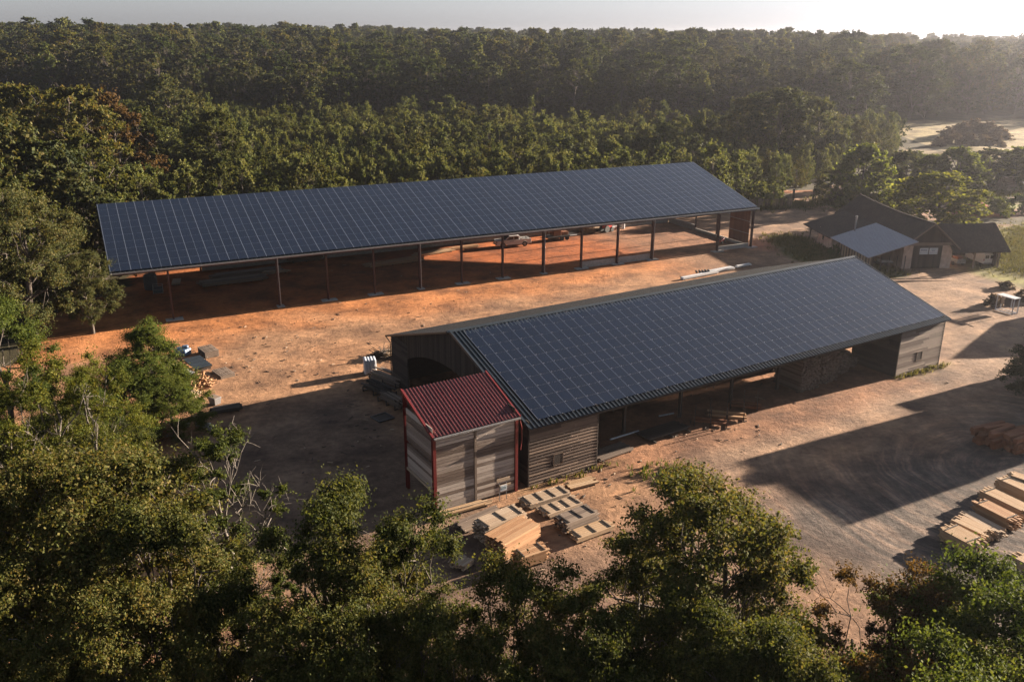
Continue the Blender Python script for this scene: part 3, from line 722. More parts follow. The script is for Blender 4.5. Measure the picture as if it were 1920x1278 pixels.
# side lean-to
tm_ = MB(); slab(tm_, (-10.2, -2.4, 2.38), (-3.0, -2.4, 4.66), (-3.0, 11.2, 4.66), (-10.2, 11.2, 2.38), .08); corr_ = MB()
tm_.build('metal_roof', M['roof_tin'], house)
sm_ = MB()
for k in range(27): y = -2.3+k*.51; sm_.beam((-10.2, y, 2.41), (-3.0, y, 4.69), .03, .05)
sm_.build('roof_seams', M['galv'], house)
tl = MB(); sagroof(tl, -10.2, 2.26, -3.1, 4.5, 11.25, 22.5, .1, 5); tl.build('low_tiled_roof', M['tile'], house)
ch = MB(); ch.tube((-6.6, 10.6, 3.2), (-6.6, 10.6, 5.7), .13, n=10); ch.tube((-6.6, 10.6, 5.7), (-6.6, 10.6, 5.95), .19, .19, n=10); ch.build('flue_pipe', M['galv'], house)
wl = MB(); wl.box(-9.3, -9.05, 12.5, 18.2, 0, 2.2); wl.box(-9.05, -4, 18.0, 18.2, 0, 2.6); wl.box(-9.05, -4, 12.5, 12.7, 0, 2.6); wl.build('side_room_wall', M['plaster'], house)
wl = MB(); wl.box(-9.34, -9.28, 15.6, 16.2, .9, 1.6); wl.build('window', M['glass_dark'], house)
pl = MB(); y = -1.9
while y < 9.5: pl.box(-9.4, -9.34, y, y+.75, .1, 2.35); y += .95
pl.build('panel_wall', M['timber_pale'], house)
ps = MB()
for k in range(13): ps.box(-9.5, -9.38, -2.1+k*.95, -1.98+k*.95, 0, 2.4)
for k in range(5): ps.box(-9.3+k*1.2, -9.2+k*1.2, -2.1, -1.98, 0, 2.5)
ps.build('stud', M['timber_old'], house)
ps = MB(); ps.box(-9.4, -9.25, 21.2, 21.35, 0, 2.3); ps.beam((-9.3, 21.2, 1.3), (-9.3, 19.8, 2.3), .1, .12); ps.beam((-9.3, 21.3, 1.3), (-8, 21.3, 2.7), .1, .12); ps.build('corner_post', M['timber_old'], house)
# carport
cp = MB(); sagroof(cp, 0, 0, 0, 0, 0, 0) if False else None
def yroof(mb, y0, z0, y1, z1, x0, x1, n=6, sag=.1):
    for i in range(n):
        xa, xb = x0+(x1-x0)*i/n, x0+(x1-x0)*(i+1)/n; sa, sb = sag*math.sin(math.pi*i/n), sag*math.sin(math.pi*(i+1)/n)
        slab(mb, (xa, y0, z0), (xb, y0, z0), (xb, y1, z1-sb), (xa, y1, z1-sa), .14)
yroof(cp, -1.3, 2.75, 3.7, 6.05, 3.2, 12.0); yroof(cp, 8.9, 2.75, 3.7, 6.05, 3.2, 11.6)
cp.build('carport_roof', M['tile'], house)
cw = MB(); x_ = 10.9
cw.box(10.95, 11.05, .2, 8, 0, 2.9); k = 0
while k < 7.4: cw.box(3.9+k, 4.08+k, 7.9, 7.95, 0, 2.9); k += .19
cw.build('carport_wall', M['plank_dark'], house)
for u in (7.2, 11.0):
    p = MB(); p.box(u-.1, u+.1, -.3, -.1, 0, 2.75); p.beam((u, -.2, 1.9), (u-.8, -.2, 2.7), .1, .1); p.build('carport_post', M['timber_grey'], house)
p = MB(); p.beam((3.8, -.2, 2.72), (11.3, -.2, 2.72), .16, .2); p.build('carport_beam', M['timber_grey'], house)
# ------------------------------------------------------------------ vehicles
def wheel(parent, x, y, r, w, side, arch=True):
    t = MB(); t.tube((x, y-w/2, r), (x, y+w/2, r), r, n=18); o = t.build('wheel', M['black_rubber'], parent)
    h = MB(); yy = y+side*w/2; h.tube((x, yy-.01*side, r), (x, yy+.02*side, r), r*.6, n=14); h.build('rim', M['galv'], o)
def pickup(loc, rz):
    e = empty('pickup_truck', loc, rz, 'white pickup truck parked under the long solar shed behind the third red post', 'pickup truck')
    L, W = 5.9, 1.95; h = W/2
    def sec(mb, prof, y0, y1, m=0):
        n = len(prof); k = len(mb.v)
        for y in (y0, y1):
            for (x_, z_) in prof: mb.v.append((x_, y, z_))
        for i in range(n): j = (i+1) % n; mb.f.append((k+i, k+j, k+n+j, k+n+i)); mb.m.append(m)
        mb.f.append(tuple(k+i for i in range(n))[::-1]); mb.m.append(m); mb.f.append(tuple(k+n+i for i in range(n))); mb.m.append(m)
    def arc(cx, r, a0, a1, n=7): return [(cx+r*math.cos(R_(a0+(a1-a0)*i/n)), .42+r*math.sin(R_(a0+(a1-a0)*i/n))) for i in range(n+1)]
    b = MB()   # front is -X
    low = [(-2.95, .5), (-2.95, .95), (-2.85, 1.12), (-1.55, 1.2), (1.0, 1.2), (2.93, 1.22), (2.95, .55)] + arc(1.85, .52, 0, 180)[0:] + arc(-1.95, .52, 0, 180)
    sec(b, low, -h, -h+.12); sec(b, low, h-.12, h)
    b.box(-2.93, -.95, -h+.12, h-.12, .55, 1.13); b.box(.95, 2.9, -h+.12, h-.12, .5, .72); b.box(2.85, 2.93, -h+.12, h-.12, .6, 1.22); b.box(.92, 1.0, -h+.12, h-.12, .5, 1.2); b.box(-1.0, .92, -h+.12, h-.12, .4, .8)
    b.build('body', M['car_white'], e, bevel=.03)
    c = MB(); sec(c, [(-1.6, 1.19), (-.8, 1.82), (.55, 1.86), (.95, 1.8), (1.0, 1.19)], -h+.12, h-.12); cab = c.build('cab', M['car_white'], e, bevel=.04)
    g = MB()
    for s in (-1, 1):
        y = s*(h-.11); g.poly([(-1.35, y, 1.24), (-.78, y, 1.7), (-.1, y, 1.72), (-.1, y, 1.24)][::s]); g.poly([(0, y, 1.24), (0, y, 1.72), (.6, y, 1.73), (.78, y, 1.24)][::s])
    g.build('side_window', M['glass_dark'], cab)
    g = MB(); g.poly([(-1.55, -.75, 1.25), (-.85, -.7, 1.8), (-.85, .7, 1.8), (-1.55, .75, 1.25)]); g.build('windscreen', M['glass_dark'], cab)
    for sx in (-1.95, 1.85):
        for s in (-1, 1): wheel(e, sx, s*(h-.14), .42, .26, s)
    for s in (-1, 1):
        q = MB(); q.box(-2.99, -2.93, s*.7-.2, s*.7+.2, .85, 1.05); q.build('headlight', M['glass_dark'], e)
        q = MB(); q.box(2.93, 2.98, s*.86-.08, s*.86+.08, .8, 1.15); q.build('tail_light', M['lamp_red'], e)
    q = MB(); q.box(-3.05, -2.93, -.9, .9, .42, .62); q.box(2.93, 3.08, -.9, .9, .45, .62); q.build('bumper', M['galv'], e, bevel=.02)
    q = MB()
    for k in range(5): q.box(-.75+k*.14, -.66+k*.14, -h-.005, -h+.001, .9, 1.06)
    q.build('door_lettering', M['sign_grey'], e)
    return e
ub = Vector((math.cos(R_(B1R)), math.sin(R_(B1R)), 0)); vb = Vector((-ub.y, ub.x, 0))
def b1(u, v, z=0): return B1O+ub*u+vb*v+Vector((0, 0, z))
u2_ = Vector((math.cos(R_(B2R)), math.sin(R_(B2R)), 0)); v2_ = Vector((-u2_.y, u2_.x, 0))
def b2(u, v, z=0): return B2O+u2_*u+v2_*v+Vector((0, 0, z))
pickup(b1(54.6, 17.6), B1R-6)
def van(loc, rz):
    e = empty('delivery_van', loc, rz, 'white panel van parked under the tiled carport, its two rear windows showing', 'van')
    b = MB(); h = .9      # rear at -Y
    prof = [(-2.3, .35), (-2.3, 1.75), (-2.15, 1.9), (.6, 1.9), (1.3, 1.3), (2.1, 1.1), (2.25, .35)]
    k = 0
    for x in (-h, h):
        for (y_, z_) in prof: b.v.append((x*(1 if z_ < 1.3 else .92), y_, z_))
    n = len(prof)
    for i in range(n): j = (i+1) % n; b.f.append((i, n+i, n+j, j)); b.m.append(0)
    b.f.append(tuple(range(n))); b.m.append(0); b.f.append(tuple(range(n, 2*n))[::-1]); b.m.append(0)
    b.build('body', M['car_white'], e, bevel=.04)
    for s in (-1, 1):
        q = MB(); q.box(s*.40-.27, s*.40+.27, -2.34, -2.3, 1.12, 1.62); q.build('rear_window', M['glass_dark'], e)
        q = MB(); q.box(s*.86-.07, s*.86+.04, -2.36, -2.29, .8, 1.1); q.build('tail_light', M['lamp_red'], e)
        q = MB(); q.poly([(s*.905, -.2, 1.2), (s*.84, -.2, 1.7), (s*.84, .65, 1.7), (s*.905, 1.2, 1.25)][::s]); q.build('side_window', M['glass_dark'], e)
        for yy in (-1.4, 1.4):
            t = MB(); t.tube((s*.72-.1, yy, .32), (s*.72+.1, yy, .32), .32, n=14); t.build('wheel', M['black_rubber'], e)
    q = MB(); q.box(-.85, .85, -2.4, -2.3, .32, .5); q.build('bumper', M['galv'], e)
van(G(1847, 498)+Vector((.1, 2.2, 0)), 8)
t = empty('car_trailer', G(1801, 500)+Vector((0, 1., 0)), 5, 'small pale car trailer under the carport beside the white van', 'trailer')
q = MB(); q.box(-.7, .7, -.9, .9, .45, 1.0); q.build('body', M['galv'], t, bevel=.04)
q = MB(); q.rbox((0, .2, 1.2), (1.0, 1.1, .4), 12); q.build('load', M['rust_board'], t, bevel=.06)
for s in (-1, 1): q = MB(); q.tube((s*.78-.08, 0, .3), (s*.78+.08, 0, .3), .3, n=12); q.build('wheel', M['black_rubber'], t)
t = empty('flat_trailer', G(1658, 499)+Vector((0, .4, 0)), 4, 'small flatbed trailer with a white sheet on it, in front of the metal lean-to roof', 'trailer')
q = MB(); q.box(-1.3, 1.3, -.7, .7, .45, .55); q.beam((-1.3, 0, .45), (-2.2, 0, .35), .1, .1); q.build('deck', M['steel_dark'], t)
q = MB(); q.rbox((.1, -.1, .85), (1.9, 1.4, .08), 4, tilt=8); q.rbox((.1, .1, .7), (1.7, 1.1, .25), 4); q.build('sheet', M['white_metal'], t)
for s in (-1, 1): q = MB(); q.tube((0, s*.75-.07, .3), (0, s*.75+.07, .3), .3, n=12); q.build('wheel', M['black_rubber'], t)
# ------------------------------------------------------------------ timber stacks
def stack(loc, rz, L, W, H, mat, label, name='timber_stack', layers=None, bearers=True, jag=.2, cap=None, batten=0, cat='timber stack', group=None, seed=1, bw=.24, gapz=.02, missing=0):
    rng = random.Random(seed); e = empty(name, loc, rz, label, cat, group)
    layers = layers or max(1, int(H/.075)); lh = H/layers
    if bearers:
        b = MB(); n = max(2, int(L/1.4))
        for k in range(n): x = -L/2+.3+(L-.6)*k/(n-1); b.box(x-.06, x+.06, -W/2, W/2, 0, .12)
        b.build('bearer', M['timber_old'], e)
    m = MB(); z0 = .125 if bearers else .01
    for l in range(layers):
        y = -W/2
        while y < W/2-.05:
            w_ = min(W/2-y, bw*rng.uniform(.7, 1.25)); a = rng.uniform(-jag, jag); b_ = rng.uniform(-jag, jag)
            if rng.random() > missing: m.box(-L/2+a, L/2+b_, y+.012, y+w_-.012, z0+l*lh, z0+(l+1)*lh-gapz*lh*3)
            y += w_
    m.build('boards', M[mat], e)
    if batten:
        b = MB()
        for k in range(batten):
            x = -L/2+.25+(L-.5)*k/max(1, batten-1); b.rbox((x, rng.uniform(-.03, .03), z0+H+.025), (.09, W*.86, .05), rng.uniform(-3, 3))
        b.build('batten', M['timber_old'], e)
    return e
def stack_px(c4, z, H, mat, label, **k):
    """top corners in the order left end, left end, right end, right end; z: height of the top"""
    p = [G(*c, z) for c in c4]; a = (p[0]+p[1])/2; b = (p[2]+p[3])/2; c = (a+b)/2; d = b-a
    L = d.length; rz = math.degrees(math.atan2(d.y, d.x)); nn = Vector((-d.y, d.x, 0)).normalized()
    W = (abs((p[0]-p[1]).dot(nn))+abs((p[2]-p[3]).dot(nn)))/2
    return stack((c.x, c.y, 0), rz, L, W, H, mat, label, **k)
GF = 'timber stacks in front of the red lean-to'
stack_px([(990,947),(975,930),(1050,908),(1071,922)], .5, .34, 'timber_pale', 'low pale board stack with dark battens nearest the small barn window', batten=4, seed=1, group=GF, layers=3)
stack_px([(1027,966),(1007,948),(1074,927),(1092,941)], .45, .3, 'timber_pale', 'low pale board stack with four battens, second out from the barn wall', batten=4, seed=2, group=GF, layers=3)
stack_px([(1062,985),(1043,962),(1100,944),(1119,958)], .95, .8, 'timber_grey', 'chest-high greyish board stack with a few battens on top, third out from the barn wall', batten=3, seed=3, group=GF)
stack_px([(1086,1010),(1066,993),(1133,971),(1150,985)], .45, .3, 'timber_fresh', 'low golden board stack standing alone farthest out, near the big oak', batten=3, seed=4, group=GF, layers=3)
stack_px([(1071,915),(1062,902),(1107,891),(1121,902)], .3, .15, 'timber_fresh', 'single thin layer of fresh boards by the barn corner', seed=5, group=GF, layers=2)
stack_px([(908,992),(893,970),(965,942),(982,962)], 1.5, 1.35, 'timber_pale', 'tall pale stack with two battens on top, behind the tall orange stack', batten=3, seed=6, group=GF)
stack_px([(942,1024),(916,993),(982,962),(1003,984)], 1.5, 1.35, 'timber_orange', 'tall broad stack of orange-brown boards', seed=7, group=GF)
stack_px([(978,1046),(962,1030),(1010,1014),(1030,1029)], .95, .8, 'timber_orange', 'small orange board stack half behind the oak tops', batten=2, seed=8, group=GF)
stack_px([(868,992),(858,972),(928,945),(942,958)], .5, .3, 'timber_grey', 'long low grey stack between the lean-to and the pale tall stack', seed=9, group=GF, layers=3)
stack_px([(862,1065),(850,1040),(868,1030),(880,1050)], .6, .4, 'timber_pale', 'short pale stack mostly hidden by oak leaves', seed=10, group=GF)
stack_px([(806,975),(800,962),(905,936),(925,938)], .28, .15, 'timber_fresh', 'fresh offcut boards lying along the foot of the red lean-to', name='board_pile', cat='boards', seed=12, layers=2, jag=.5)
GB = 'sawn timber bundles in a row on the gravel'
def bun(l, r, z, H, label, seed, mat='timber_fresh', bat=2):
    stack_px([l[0], l[1], r[1], r[0]], z, H, mat, label, batten=bat, seed=seed, group=GB, jag=.3, bw=.16, name='timber_bundle', cat='timber bundle')
bun(((1768,992),(1787,978)), ((1822,1022),(1843,1006)), 1.0, .85, 'short sawn bundle at the near end of the row, loose battens crossed on it', 21, bat=2)
bun(((1787,975),(1803,963)), ((1843,1001),(1860,990)), .85, .7, 'neat pale sawn bundle second from the near end of the row', 22, bat=0)
bun(((1806,961),(1816,955)), ((1872,1001),(1886,988)), .7, .55, 'narrow greyish sawn bundle pushed against the second one', 23, 'timber_pale', 0)
bun(((1830,941),(1845,933)), ((1895,976),(1913,965)), 1.0, .85, 'dark-sided sawn bundle with two battens, middle of the row', 24, 'timber_orange', 2)
bun(((1842,920),(1857,911)), ((1922,960),(1938,948)), 1.0, .85, 'wide sawn bundle with a pale tag board on top', 25, bat=1)
bun(((1876,898),(1888,889)), ((1945,930),(1960,921)), 1.0, .85, 'sawn bundle with a gap under its top boards, next to the far one', 26, bat=1)
bun(((1893,888),(1900,882)), ((1965,915),(1975,906)), 1.1, .95, 'far end sawn bundle of the row with staggered ends', 27, bat=0)
bun(((1900,1042),(1912,1032)), ((1960,1075),(1975,1062)), .8, .65, 'sawn bundle nearest the bright green tree, apart from the row', 28, bat=0)
# big stacks inside the near barn
GI = 'big grey board stacks inside the timber barn'
stack(b2(33.9, 3.6), B2R+90, 3.2, 2.7, 3.3, 'timber_grey', 'tallest grey board stack beside the barn post, first of the row inside', seed=31, group=GI, jag=.18)
stack(b2(37.2, 4.0), B2R+90, 3.2, 2.3, 3.4, 'timber_grey', 'grey board stack in the middle of the row inside the barn, two piles high', seed=32, group=GI, jag=.2)
stack(b2(40.2, 4.6), B2R+90, 2.8, 2.0, 2.3, 'timber_grey', 'lower grey board stack inside the barn with a plastic bale on top', seed=33, group=GI, jag=.15)
stack(b2(42.6, 5.2), B2R+90, 2.6, 1.9, 1.1, 'timber_grey', 'lowest board stack inside the barn against the end room', seed=34, group=GI, jag=.15)
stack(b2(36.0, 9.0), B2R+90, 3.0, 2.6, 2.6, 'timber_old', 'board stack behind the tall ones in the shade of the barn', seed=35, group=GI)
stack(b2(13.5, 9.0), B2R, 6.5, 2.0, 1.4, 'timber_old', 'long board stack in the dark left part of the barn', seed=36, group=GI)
stack(b2(9.0, 1.3), B2R+4, 3.6, 1.7, .12, 'timber_grey', 'flat old boards on the ground at the corner of the left end room', name='board_pile', cat='boards', seed=37, layers=2)
stack(b2(15.4, 2.0), B2R+2, 4.6, 2.4, .16, 'timber_old', 'dark boards lying on the earth before the first barn post', name='board_pile', cat='boards', seed=38, layers=2, missing=.3)
tag(MB().tube(b2(10.4, 3.2, .12), b2(13.6, 3.3, .12), .09, n=6).build('pipe', M['galv']), 'pale pipe lying at the foot of the first barn post', 'pipe')
tag(MB().tube(b2(17.2, 4.8, .12), b2(18.8, 4.6, .12), .08, n=6).build('pipe', M['galv']), 'short pale pipe on the barn floor between two posts', 'pipe')
wb = empty('wrapped_bale', b2(40.3, 4.8, 2.45), 20, 'crumpled plastic-wrapped bale on the lower board stack in the barn', 'bale')
q = MB(); q.rbox((0, 0, .4), (1.5, 1.1, .8), 10); q.build('bale', M['white_bag'], wb, bevel=.22)
# steel timber racks with beams
GR = 'steel timber racks in front of the barn'
def rack(loc, rz, L, n, label, mat='rust_board', seed=1, grp=GR, W=1.3, hp=1.5, beams=5):
    e = empty('timber_rack', loc, rz, label, 'rack', grp); rng = random.Random(seed)
    f = MB()
    for k in range(n):
        x = -L/2+.3+(L-.6)*k/(n-1)
        f.beam((x, -W/2, .06), (x, W/2, .06), .08, .1)
        for s in (-1, 1): f.box(x-.04, x+.04, s*W/2-.04, s*W/2+.04, .0, hp)
    f.build('frame', M['steel_dark'], e)
    b = MB()
    for k in range(beams):
        y = rng.uniform(-W/2+.1, W/2-.1); z = .2+.10*(k//3)+rng.random()*.03; b.rbox((rng.uniform(-.3, .3), y, z), (L*rng.uniform(.7, 1), .17, .13), rng.uniform(-4, 4))
    b.build('beams', M[mat], e); return e
pA = lambda px, py: G(px, py)
rack(pA(1332, 796), -14, 3.4, 3, 'near steel rack with two reddish beams in front of the barn', seed=2, beams=4)
rack(pA(1362, 782), -14, 3.6, 3, 'middle steel rack full of short beams in front of the barn', 'timber_orange', seed=3, beams=7)
rack(pA(1394, 764), -14, 3.0, 3, 'far steel rack with one long beam poking out in front of the barn', seed=4, beams=6)
for i, (u, v, lb, n) in enumerate(((728, 716, 'rack of long dark beams nearest the barn gable corner', 8), (712, 738, 'low rack of long mixed beams beside the barn gable', 9), (737, 757, 'outer rack of short dark beams on the shaded yard', 7))):
    rack(G(u, v), B2R-72-i*4, 4.4-i*.5, 3, lb, ('timber_grey', 'timber_old', 'timber_grey')[i], 11+i, 'beam racks beside the barn gable', 1.5, .55, n*3)
stack(G(738, 665), B2R+4, 2.6, 1.3, .4, 'timber_fresh', 'fresh board stack in the sun behind the barn corner', seed=41)
# splinters, sticks and clods strewn over the earth
rng = np.random.RandomState(3); dm = MB()
for cxp, cyp, nn, sp in ((940, 622, 26, 3.2), (1010, 640, 12, 2.5), (560, 640, 26, 4), (500, 690, 26, 4), (620, 700, 14, 3), (760, 590, 10, 5), (380, 700, 40, 3), (700, 760, 24, 4), (1180, 850, 20, 4), (1120, 900, 30, 2.5), (1420, 740, 18, 5), (1700, 640, 14, 6), (1500, 560, 10, 9), (900, 580, 16, 8), (450, 620, 26, 6), (1060, 1040, 16, 3), (1330, 800, 30, 2.2), (800, 520, 14, 7), (640, 860, 26, 4)):
    c0 = G(cxp, cyp)
    for _ in range(nn):
        q = rng.normal(size=2)*sp; L = rng.uniform(.1, .5)*(1 if rng.rand() < .85 else 2); dm.rbox((c0.x+q[0], c0.y+q[1], .03), (L, rng.uniform(.03, .1), .05), rng.uniform(0, 180), m=int(rng.rand() < .3))
tag(dm.build('debris', [M['timber_old'], M['timber_pale']]), 'splinters and sticks strewn over the earth yard', 'debris', kind='stuff')
# white wrapped bale on the yard
bl = empty('wrapped_bale', G(694, 699), 15, 'upright white plastic bulk bale in the sun at the shadow edge of the yard', 'bale')
q = MB()
for k in range(4): q.rbox((-.45+.3*k, 0, .85+(k % 2)*.05), (.34, 1.25, 1.6-(k % 2)*.12), 0)
q.build('bag', M['white_bag'], bl, bevel=.14)
q = MB(); q.box(-.7, .7, -.6, .6, 0, .1); q.build('pallet', M['timber_grey'], bl)
gr_ = empty('steel_grate', G(717, 783), 40, 'dark square frame lying flat on the shaded yard', 'grate')
q = MB()
for k in (-.75, .75): q.beam((-.8, k, .06), (.8, k, .06), .12, .1); q.beam((k, -.7, .06), (k, .7, .06), .12, .1)
q.build('frame', M['steel_dark'], gr_); q = MB(); q.box(-.68, .68, -.68, .68, .0, .02); q.build('plate', M['timber_old'], gr_)
# brush heap
def twigs(name, loc, R, Hh, n, mat, label, cat, seed=1, leaf=None, ln=1.2, th=.03):
    rng = random.Random(seed); mb = MB()
    for _ in range(n):
        a = rng.uniform(0, 6.28); r = R*rng.random()**.5; z = Hh*(1-(r/R)**1.5)*rng.random(); d = Vector((rng.gauss(0, 1), rng.gauss(0, 1), rng.gauss(0, .35))).normalized()*ln*rng.uniform(.4, 1)
        c = Vector((math.cos(a)*r, math.sin(a)*r, z+.05)); q = c+d; q.z = max(.02, q.z); mb.tube(c-d*.3 if (c-d*.3).z > .02 else c, q, th*rng.uniform(.6, 1.4), n=4)
    o = mb.build(name, M[mat]); o.location = loc; return tag(o, label, cat)
twigs('brush_heap', G(722, 668), 1.3, 1.0, 170, 'timber_old', 'dark tangled brushwood heap by the white bale', 'brush heap', 2)
# things under the far shed
def pile(px, py, L, W, H, rz, mat, label, seed, layers=3, miss=.1, jag=.6, name='board_pile', cat='boards'):
    return stack(G(px, py), B1R+rz, L, W, H, mat, label, name=name, cat=cat, seed=seed, layers=layers, missing=miss, jag=jag, bw=.3)
pile(436, 529, 8.5, 2.2, .4, 2, 'timber_grey', 'long loose boards nearest the galvanised post under the far shed', 51)
pile(462, 514, 9.5, 1.6, .4, 3, 'timber_grey', 'long boards behind the loose ones at the dark end of the far shed', 52)
pile(400, 531, 3.4, .8, .3, 0, 'timber_pale', 'short pale boards at the left end of the loose boards under the far shed', 53)
pile(518, 512, 3.0, 1.2, .3, 4, 'timber_pale', 'small pale board pile beyond the galvanised post', 54)
pile(573, 489, 4.5, 1.5, .5, 0, 'timber_grey', 'board pile by the low back wall of the far shed', 55)
pile(740, 493, 9, 2.4, .25, 6, 'timber_orange', 'reddish board pile in the half shade under the far shed', 56, 2)
pile(812, 475, 6.5, 1.6, .25, 8, 'timber_fresh', 'fresh planks in the sun at the left of the pickup', 57, 2)
pile(870, 466, 5, 1.0, .3, 5, 'timber_orange', 'boards on the ground just in front of the pickup nose', 58, 2)
pile(1118, 432, 5.0, 1.6, .5, -10, 'timber_pale', 'pale board pile against the back wall behind the trailer', 59, 3)
tag(pile(331, 531, 2.6, 1.1, .25, 80, 'timber_pale', 'four pale boards side by side near the first red post', 60, 1, 0, .05), None)
bx = empty('wire_crate', G(297, 549), 20, 'white-lined wire crate in the shade near the first red post', 'crate')
q = MB()
for x_ in (-.6, .6):
    for y_ in (-.5, .5): q.beam((x_, y_, 0), (x_, y_, 1.1), .06, .06)
for z_ in (.1, .6, 1.1):
    for s in (-1, 1): q.beam((-.6, s*.5, z_), (.6, s*.5, z_), .05, .05); q.beam((s*.6, -.5, z_), (s*.6, .5, z_), .05, .05)
q.build('frame', M['galv'], bx); q = MB(); q.box(-.55, .55, -.45, .45, .12, .8); q.build('load', M['fabric'], bx, bevel=.1)
q = MB(); q.rbox((0, 0, 1.1), (1.6, 1.3, 2.2), 10); q.rbox((.2, .1, 2.4), (.8, .7, .8), 30); q = q.build('covered_machine', M['fabric'], bevel=.3); q.location = G(284, 543); tag(q, 'dark green covered machine behind the wire crate', 'machine')
def lowloader(loc, rz):
    e = empty('equipment_trailer', loc, rz, 'dark flat equipment trailer with a small machine on it, behind the pickup', 'trailer')
    q = MB(); q.box(-3.2, 2.6, -1.0, 1.0, .55, .75); q.beam((2.6, 0, .6), (3.8, 0, .5), .15, .15); q.build('deck', M['steel_dark'], e)
    for x_ in (-.6, .4):
        for s in (-1, 1): q = MB(); q.tube((x_, s*1.08-.1, .36), (x_, s*1.08+.1, .36), .36, n=14); q.build('wheel', M['black_rubber'], e)
    q = MB(); q.rbox((-1.2, 0, 1.25), (1.5, 1.2, 1.0)); q.rbox((.4, 0, 1.05), (1.2, 1.0, .6), 0); q.beam((-1.9, 0, 1.2), (-2.6, 0, 2.1), .15, .2); q.beam((-2.6, 0, 2.1), (-3.0, 0, 1.0), .12, .16); q.build('machine', M['rust_board'], e, bevel=.06)
    q = MB(); q.tube((.9, -1.15, .75), (2.3, -1.15, .75), .08, n=8); q.build('mudguard', M['white_metal'], e)
lowloader(b1(64.4, 18.5), B1R+2)
rt = empty('roof_tractor', b1(74.6, 20.4), B1R+15, 'small red tractor with a white front loader by the back wall', 'tractor')
q = MB(); q.rbox((0, 0, 1.0), (1.7, .9, .7)); q.rbox((-.5, 0, 1.7), (.9, 1.0, .8)); q.build('body', M['red_paint'], rt, bevel=.08)
q = MB(); q.beam((.8, -.5, .8), (2.1, -.5, .5), .12, .14); q.beam((.8, .5, .8), (2.1, .5, .5), .12, .14); q.rbox((2.2, 0, .45), (.5, 1.4, .5)); q.build('loader', M['white_metal'], rt)
rt.name = 'small_tractor'
for x_, r_ in ((-.6, .6), (.7, .38)):
    for s in (-1, 1): q = MB(); q.tube((x_, s*.6-.12, r_), (x_, s*.6+.12, r_), r_, n=14); q.build('wheel', M['black_rubber'], rt)
for i, (u, v, lb) in enumerate(((70.2, 21.0, 'left of two pale slatted crates by the back wall'), (71.6, 21.1, 'right of two pale slatted crates by the back wall'))):
    e = empty('slatted_crate', b1(u, v), B1R, lb, 'crate', 'slatted crates by the back wall')
    q = MB()
    for k in range(6):
        for s in (-1, 1): q.box(-.6, .6, s*.45-.02, s*.45+.02, .05+k*.3, .2+k*.3); q.box(s*.6-.02, s*.6+.02, -.43, .43, .05+k*.3, .2+k*.3)
    for sx in (-.57, .57):
        for s in (-.42, .42): q.box(sx-.04, sx+.04, s-.02, s+.02, 0, 1.8)
    q.build('slats', M['timber_fresh'], e)
cn = empty('drum', b1(78.6, 21.3), 0, 'small white drum by the back wall of the far shed', 'drum'); q = MB(); q.tube((0, 0, 0), (0, 0, .9), .3, n=14); q.build('body', M['white_metal'], cn); q = MB(); q.tube((0, 0, .9), (0, 0, .95), .32, n=14); q.build('lid', M['galv'], cn)
mw = empty('ride_on_mower', b1(87.2, 4.6), 50, 'small red ride-on mower at the end bay of the far shed', 'mower')
q = MB(); q.rbox((.3, 0, .55), (.9, .6, .5)); q.rbox((-.5, 0, .45), (.8, .8, .3)); q.build('body', M['red_paint'], mw, bevel=.08)
q = MB(); q.rbox((-.45, 0, .75), (.4, .45, .12)); q.rbox((-.65, 0, .95), (.1, .45, .4)); q.build('seat', M['black_rubber'], mw, bevel=.03)
for x_ in (-.55, .55):
    for s in (-1, 1): q = MB(); q.tube((x_, s*.4-.08, .22), (x_, s*.4+.08, .22), .22, n=12); q.build('wheel', M['black_rubber'], mw)
ty = MB(); ty.tube((0, 0, 0), (0, 0, .25), .45, n=16); ty.tube((.05, .05, .25), (.05, .05, .5), .45, n=16); ty = ty.build('tyre_pile', M['black_rubber']); ty.location = b1(88.5, 1.2); tag(ty, 'two black tyres stacked behind the boarded end of the far shed', 'tyres')
gs = empty('gas_bottle', b1(84.8, 3.0), 0, 'small white marker post on the earth floor', 'post'); gs.name = 'marker_post'
q = MB(); q.tube((0, 0, 0), (0, 0, .7), .04, n=6); q.build('post', M['white_metal'], gs)
# white sheets on the ground behind the near barn
for i, (p, q_, wd, lb) in enumerate((((1278,521),(1345,508),.6,'left white roofing sheet bundle behind the barn'), ((1312,512),(1375,500),.8,'long white roofing sheet bundle with black ties behind the barn'), ((1380,499),(1408,494),.45,'short white sheet bundle at the far end behind the barn'))):
    a, b = G(*p, .3), G(*q_, .3); c = (a+b)/2; d = b-a; e = empty('sheet_bundle', (c.x, c.y, 0), math.degrees(math.atan2(d.y, d.x)), lb, 'sheet bundle', 'white sheet bundles behind the barn')
    L = d.length; m = MB()
    for k in range(4): m.box(-L/2+.05*k, L/2-.08*k, -wd/2, wd/2, .12+k*.07, .17+k*.07)
    m.build('sheets', M['white_metal'], e); m = MB()
    for k in range(4): x_ = -L/2+.4+(L-.8)*k/3; m.box(x_-.06, x_+.06, -wd/2, wd/2, 0, .115)
    m.build('bearer', M['timber_old'], e)
m = MB(); 
for k in range(5): m.tube((k*.5, 0, .45+.05*(k % 2)), (k*.5+.2, .5, .5), .16, n=8)
m = m.build('pipe_rolls', M['black_rubber']); m.location = G(1306, 516); m.rotation_euler.z = R_(20); tag(m, 'row of short black pipes lying on the white sheets', 'pipes')
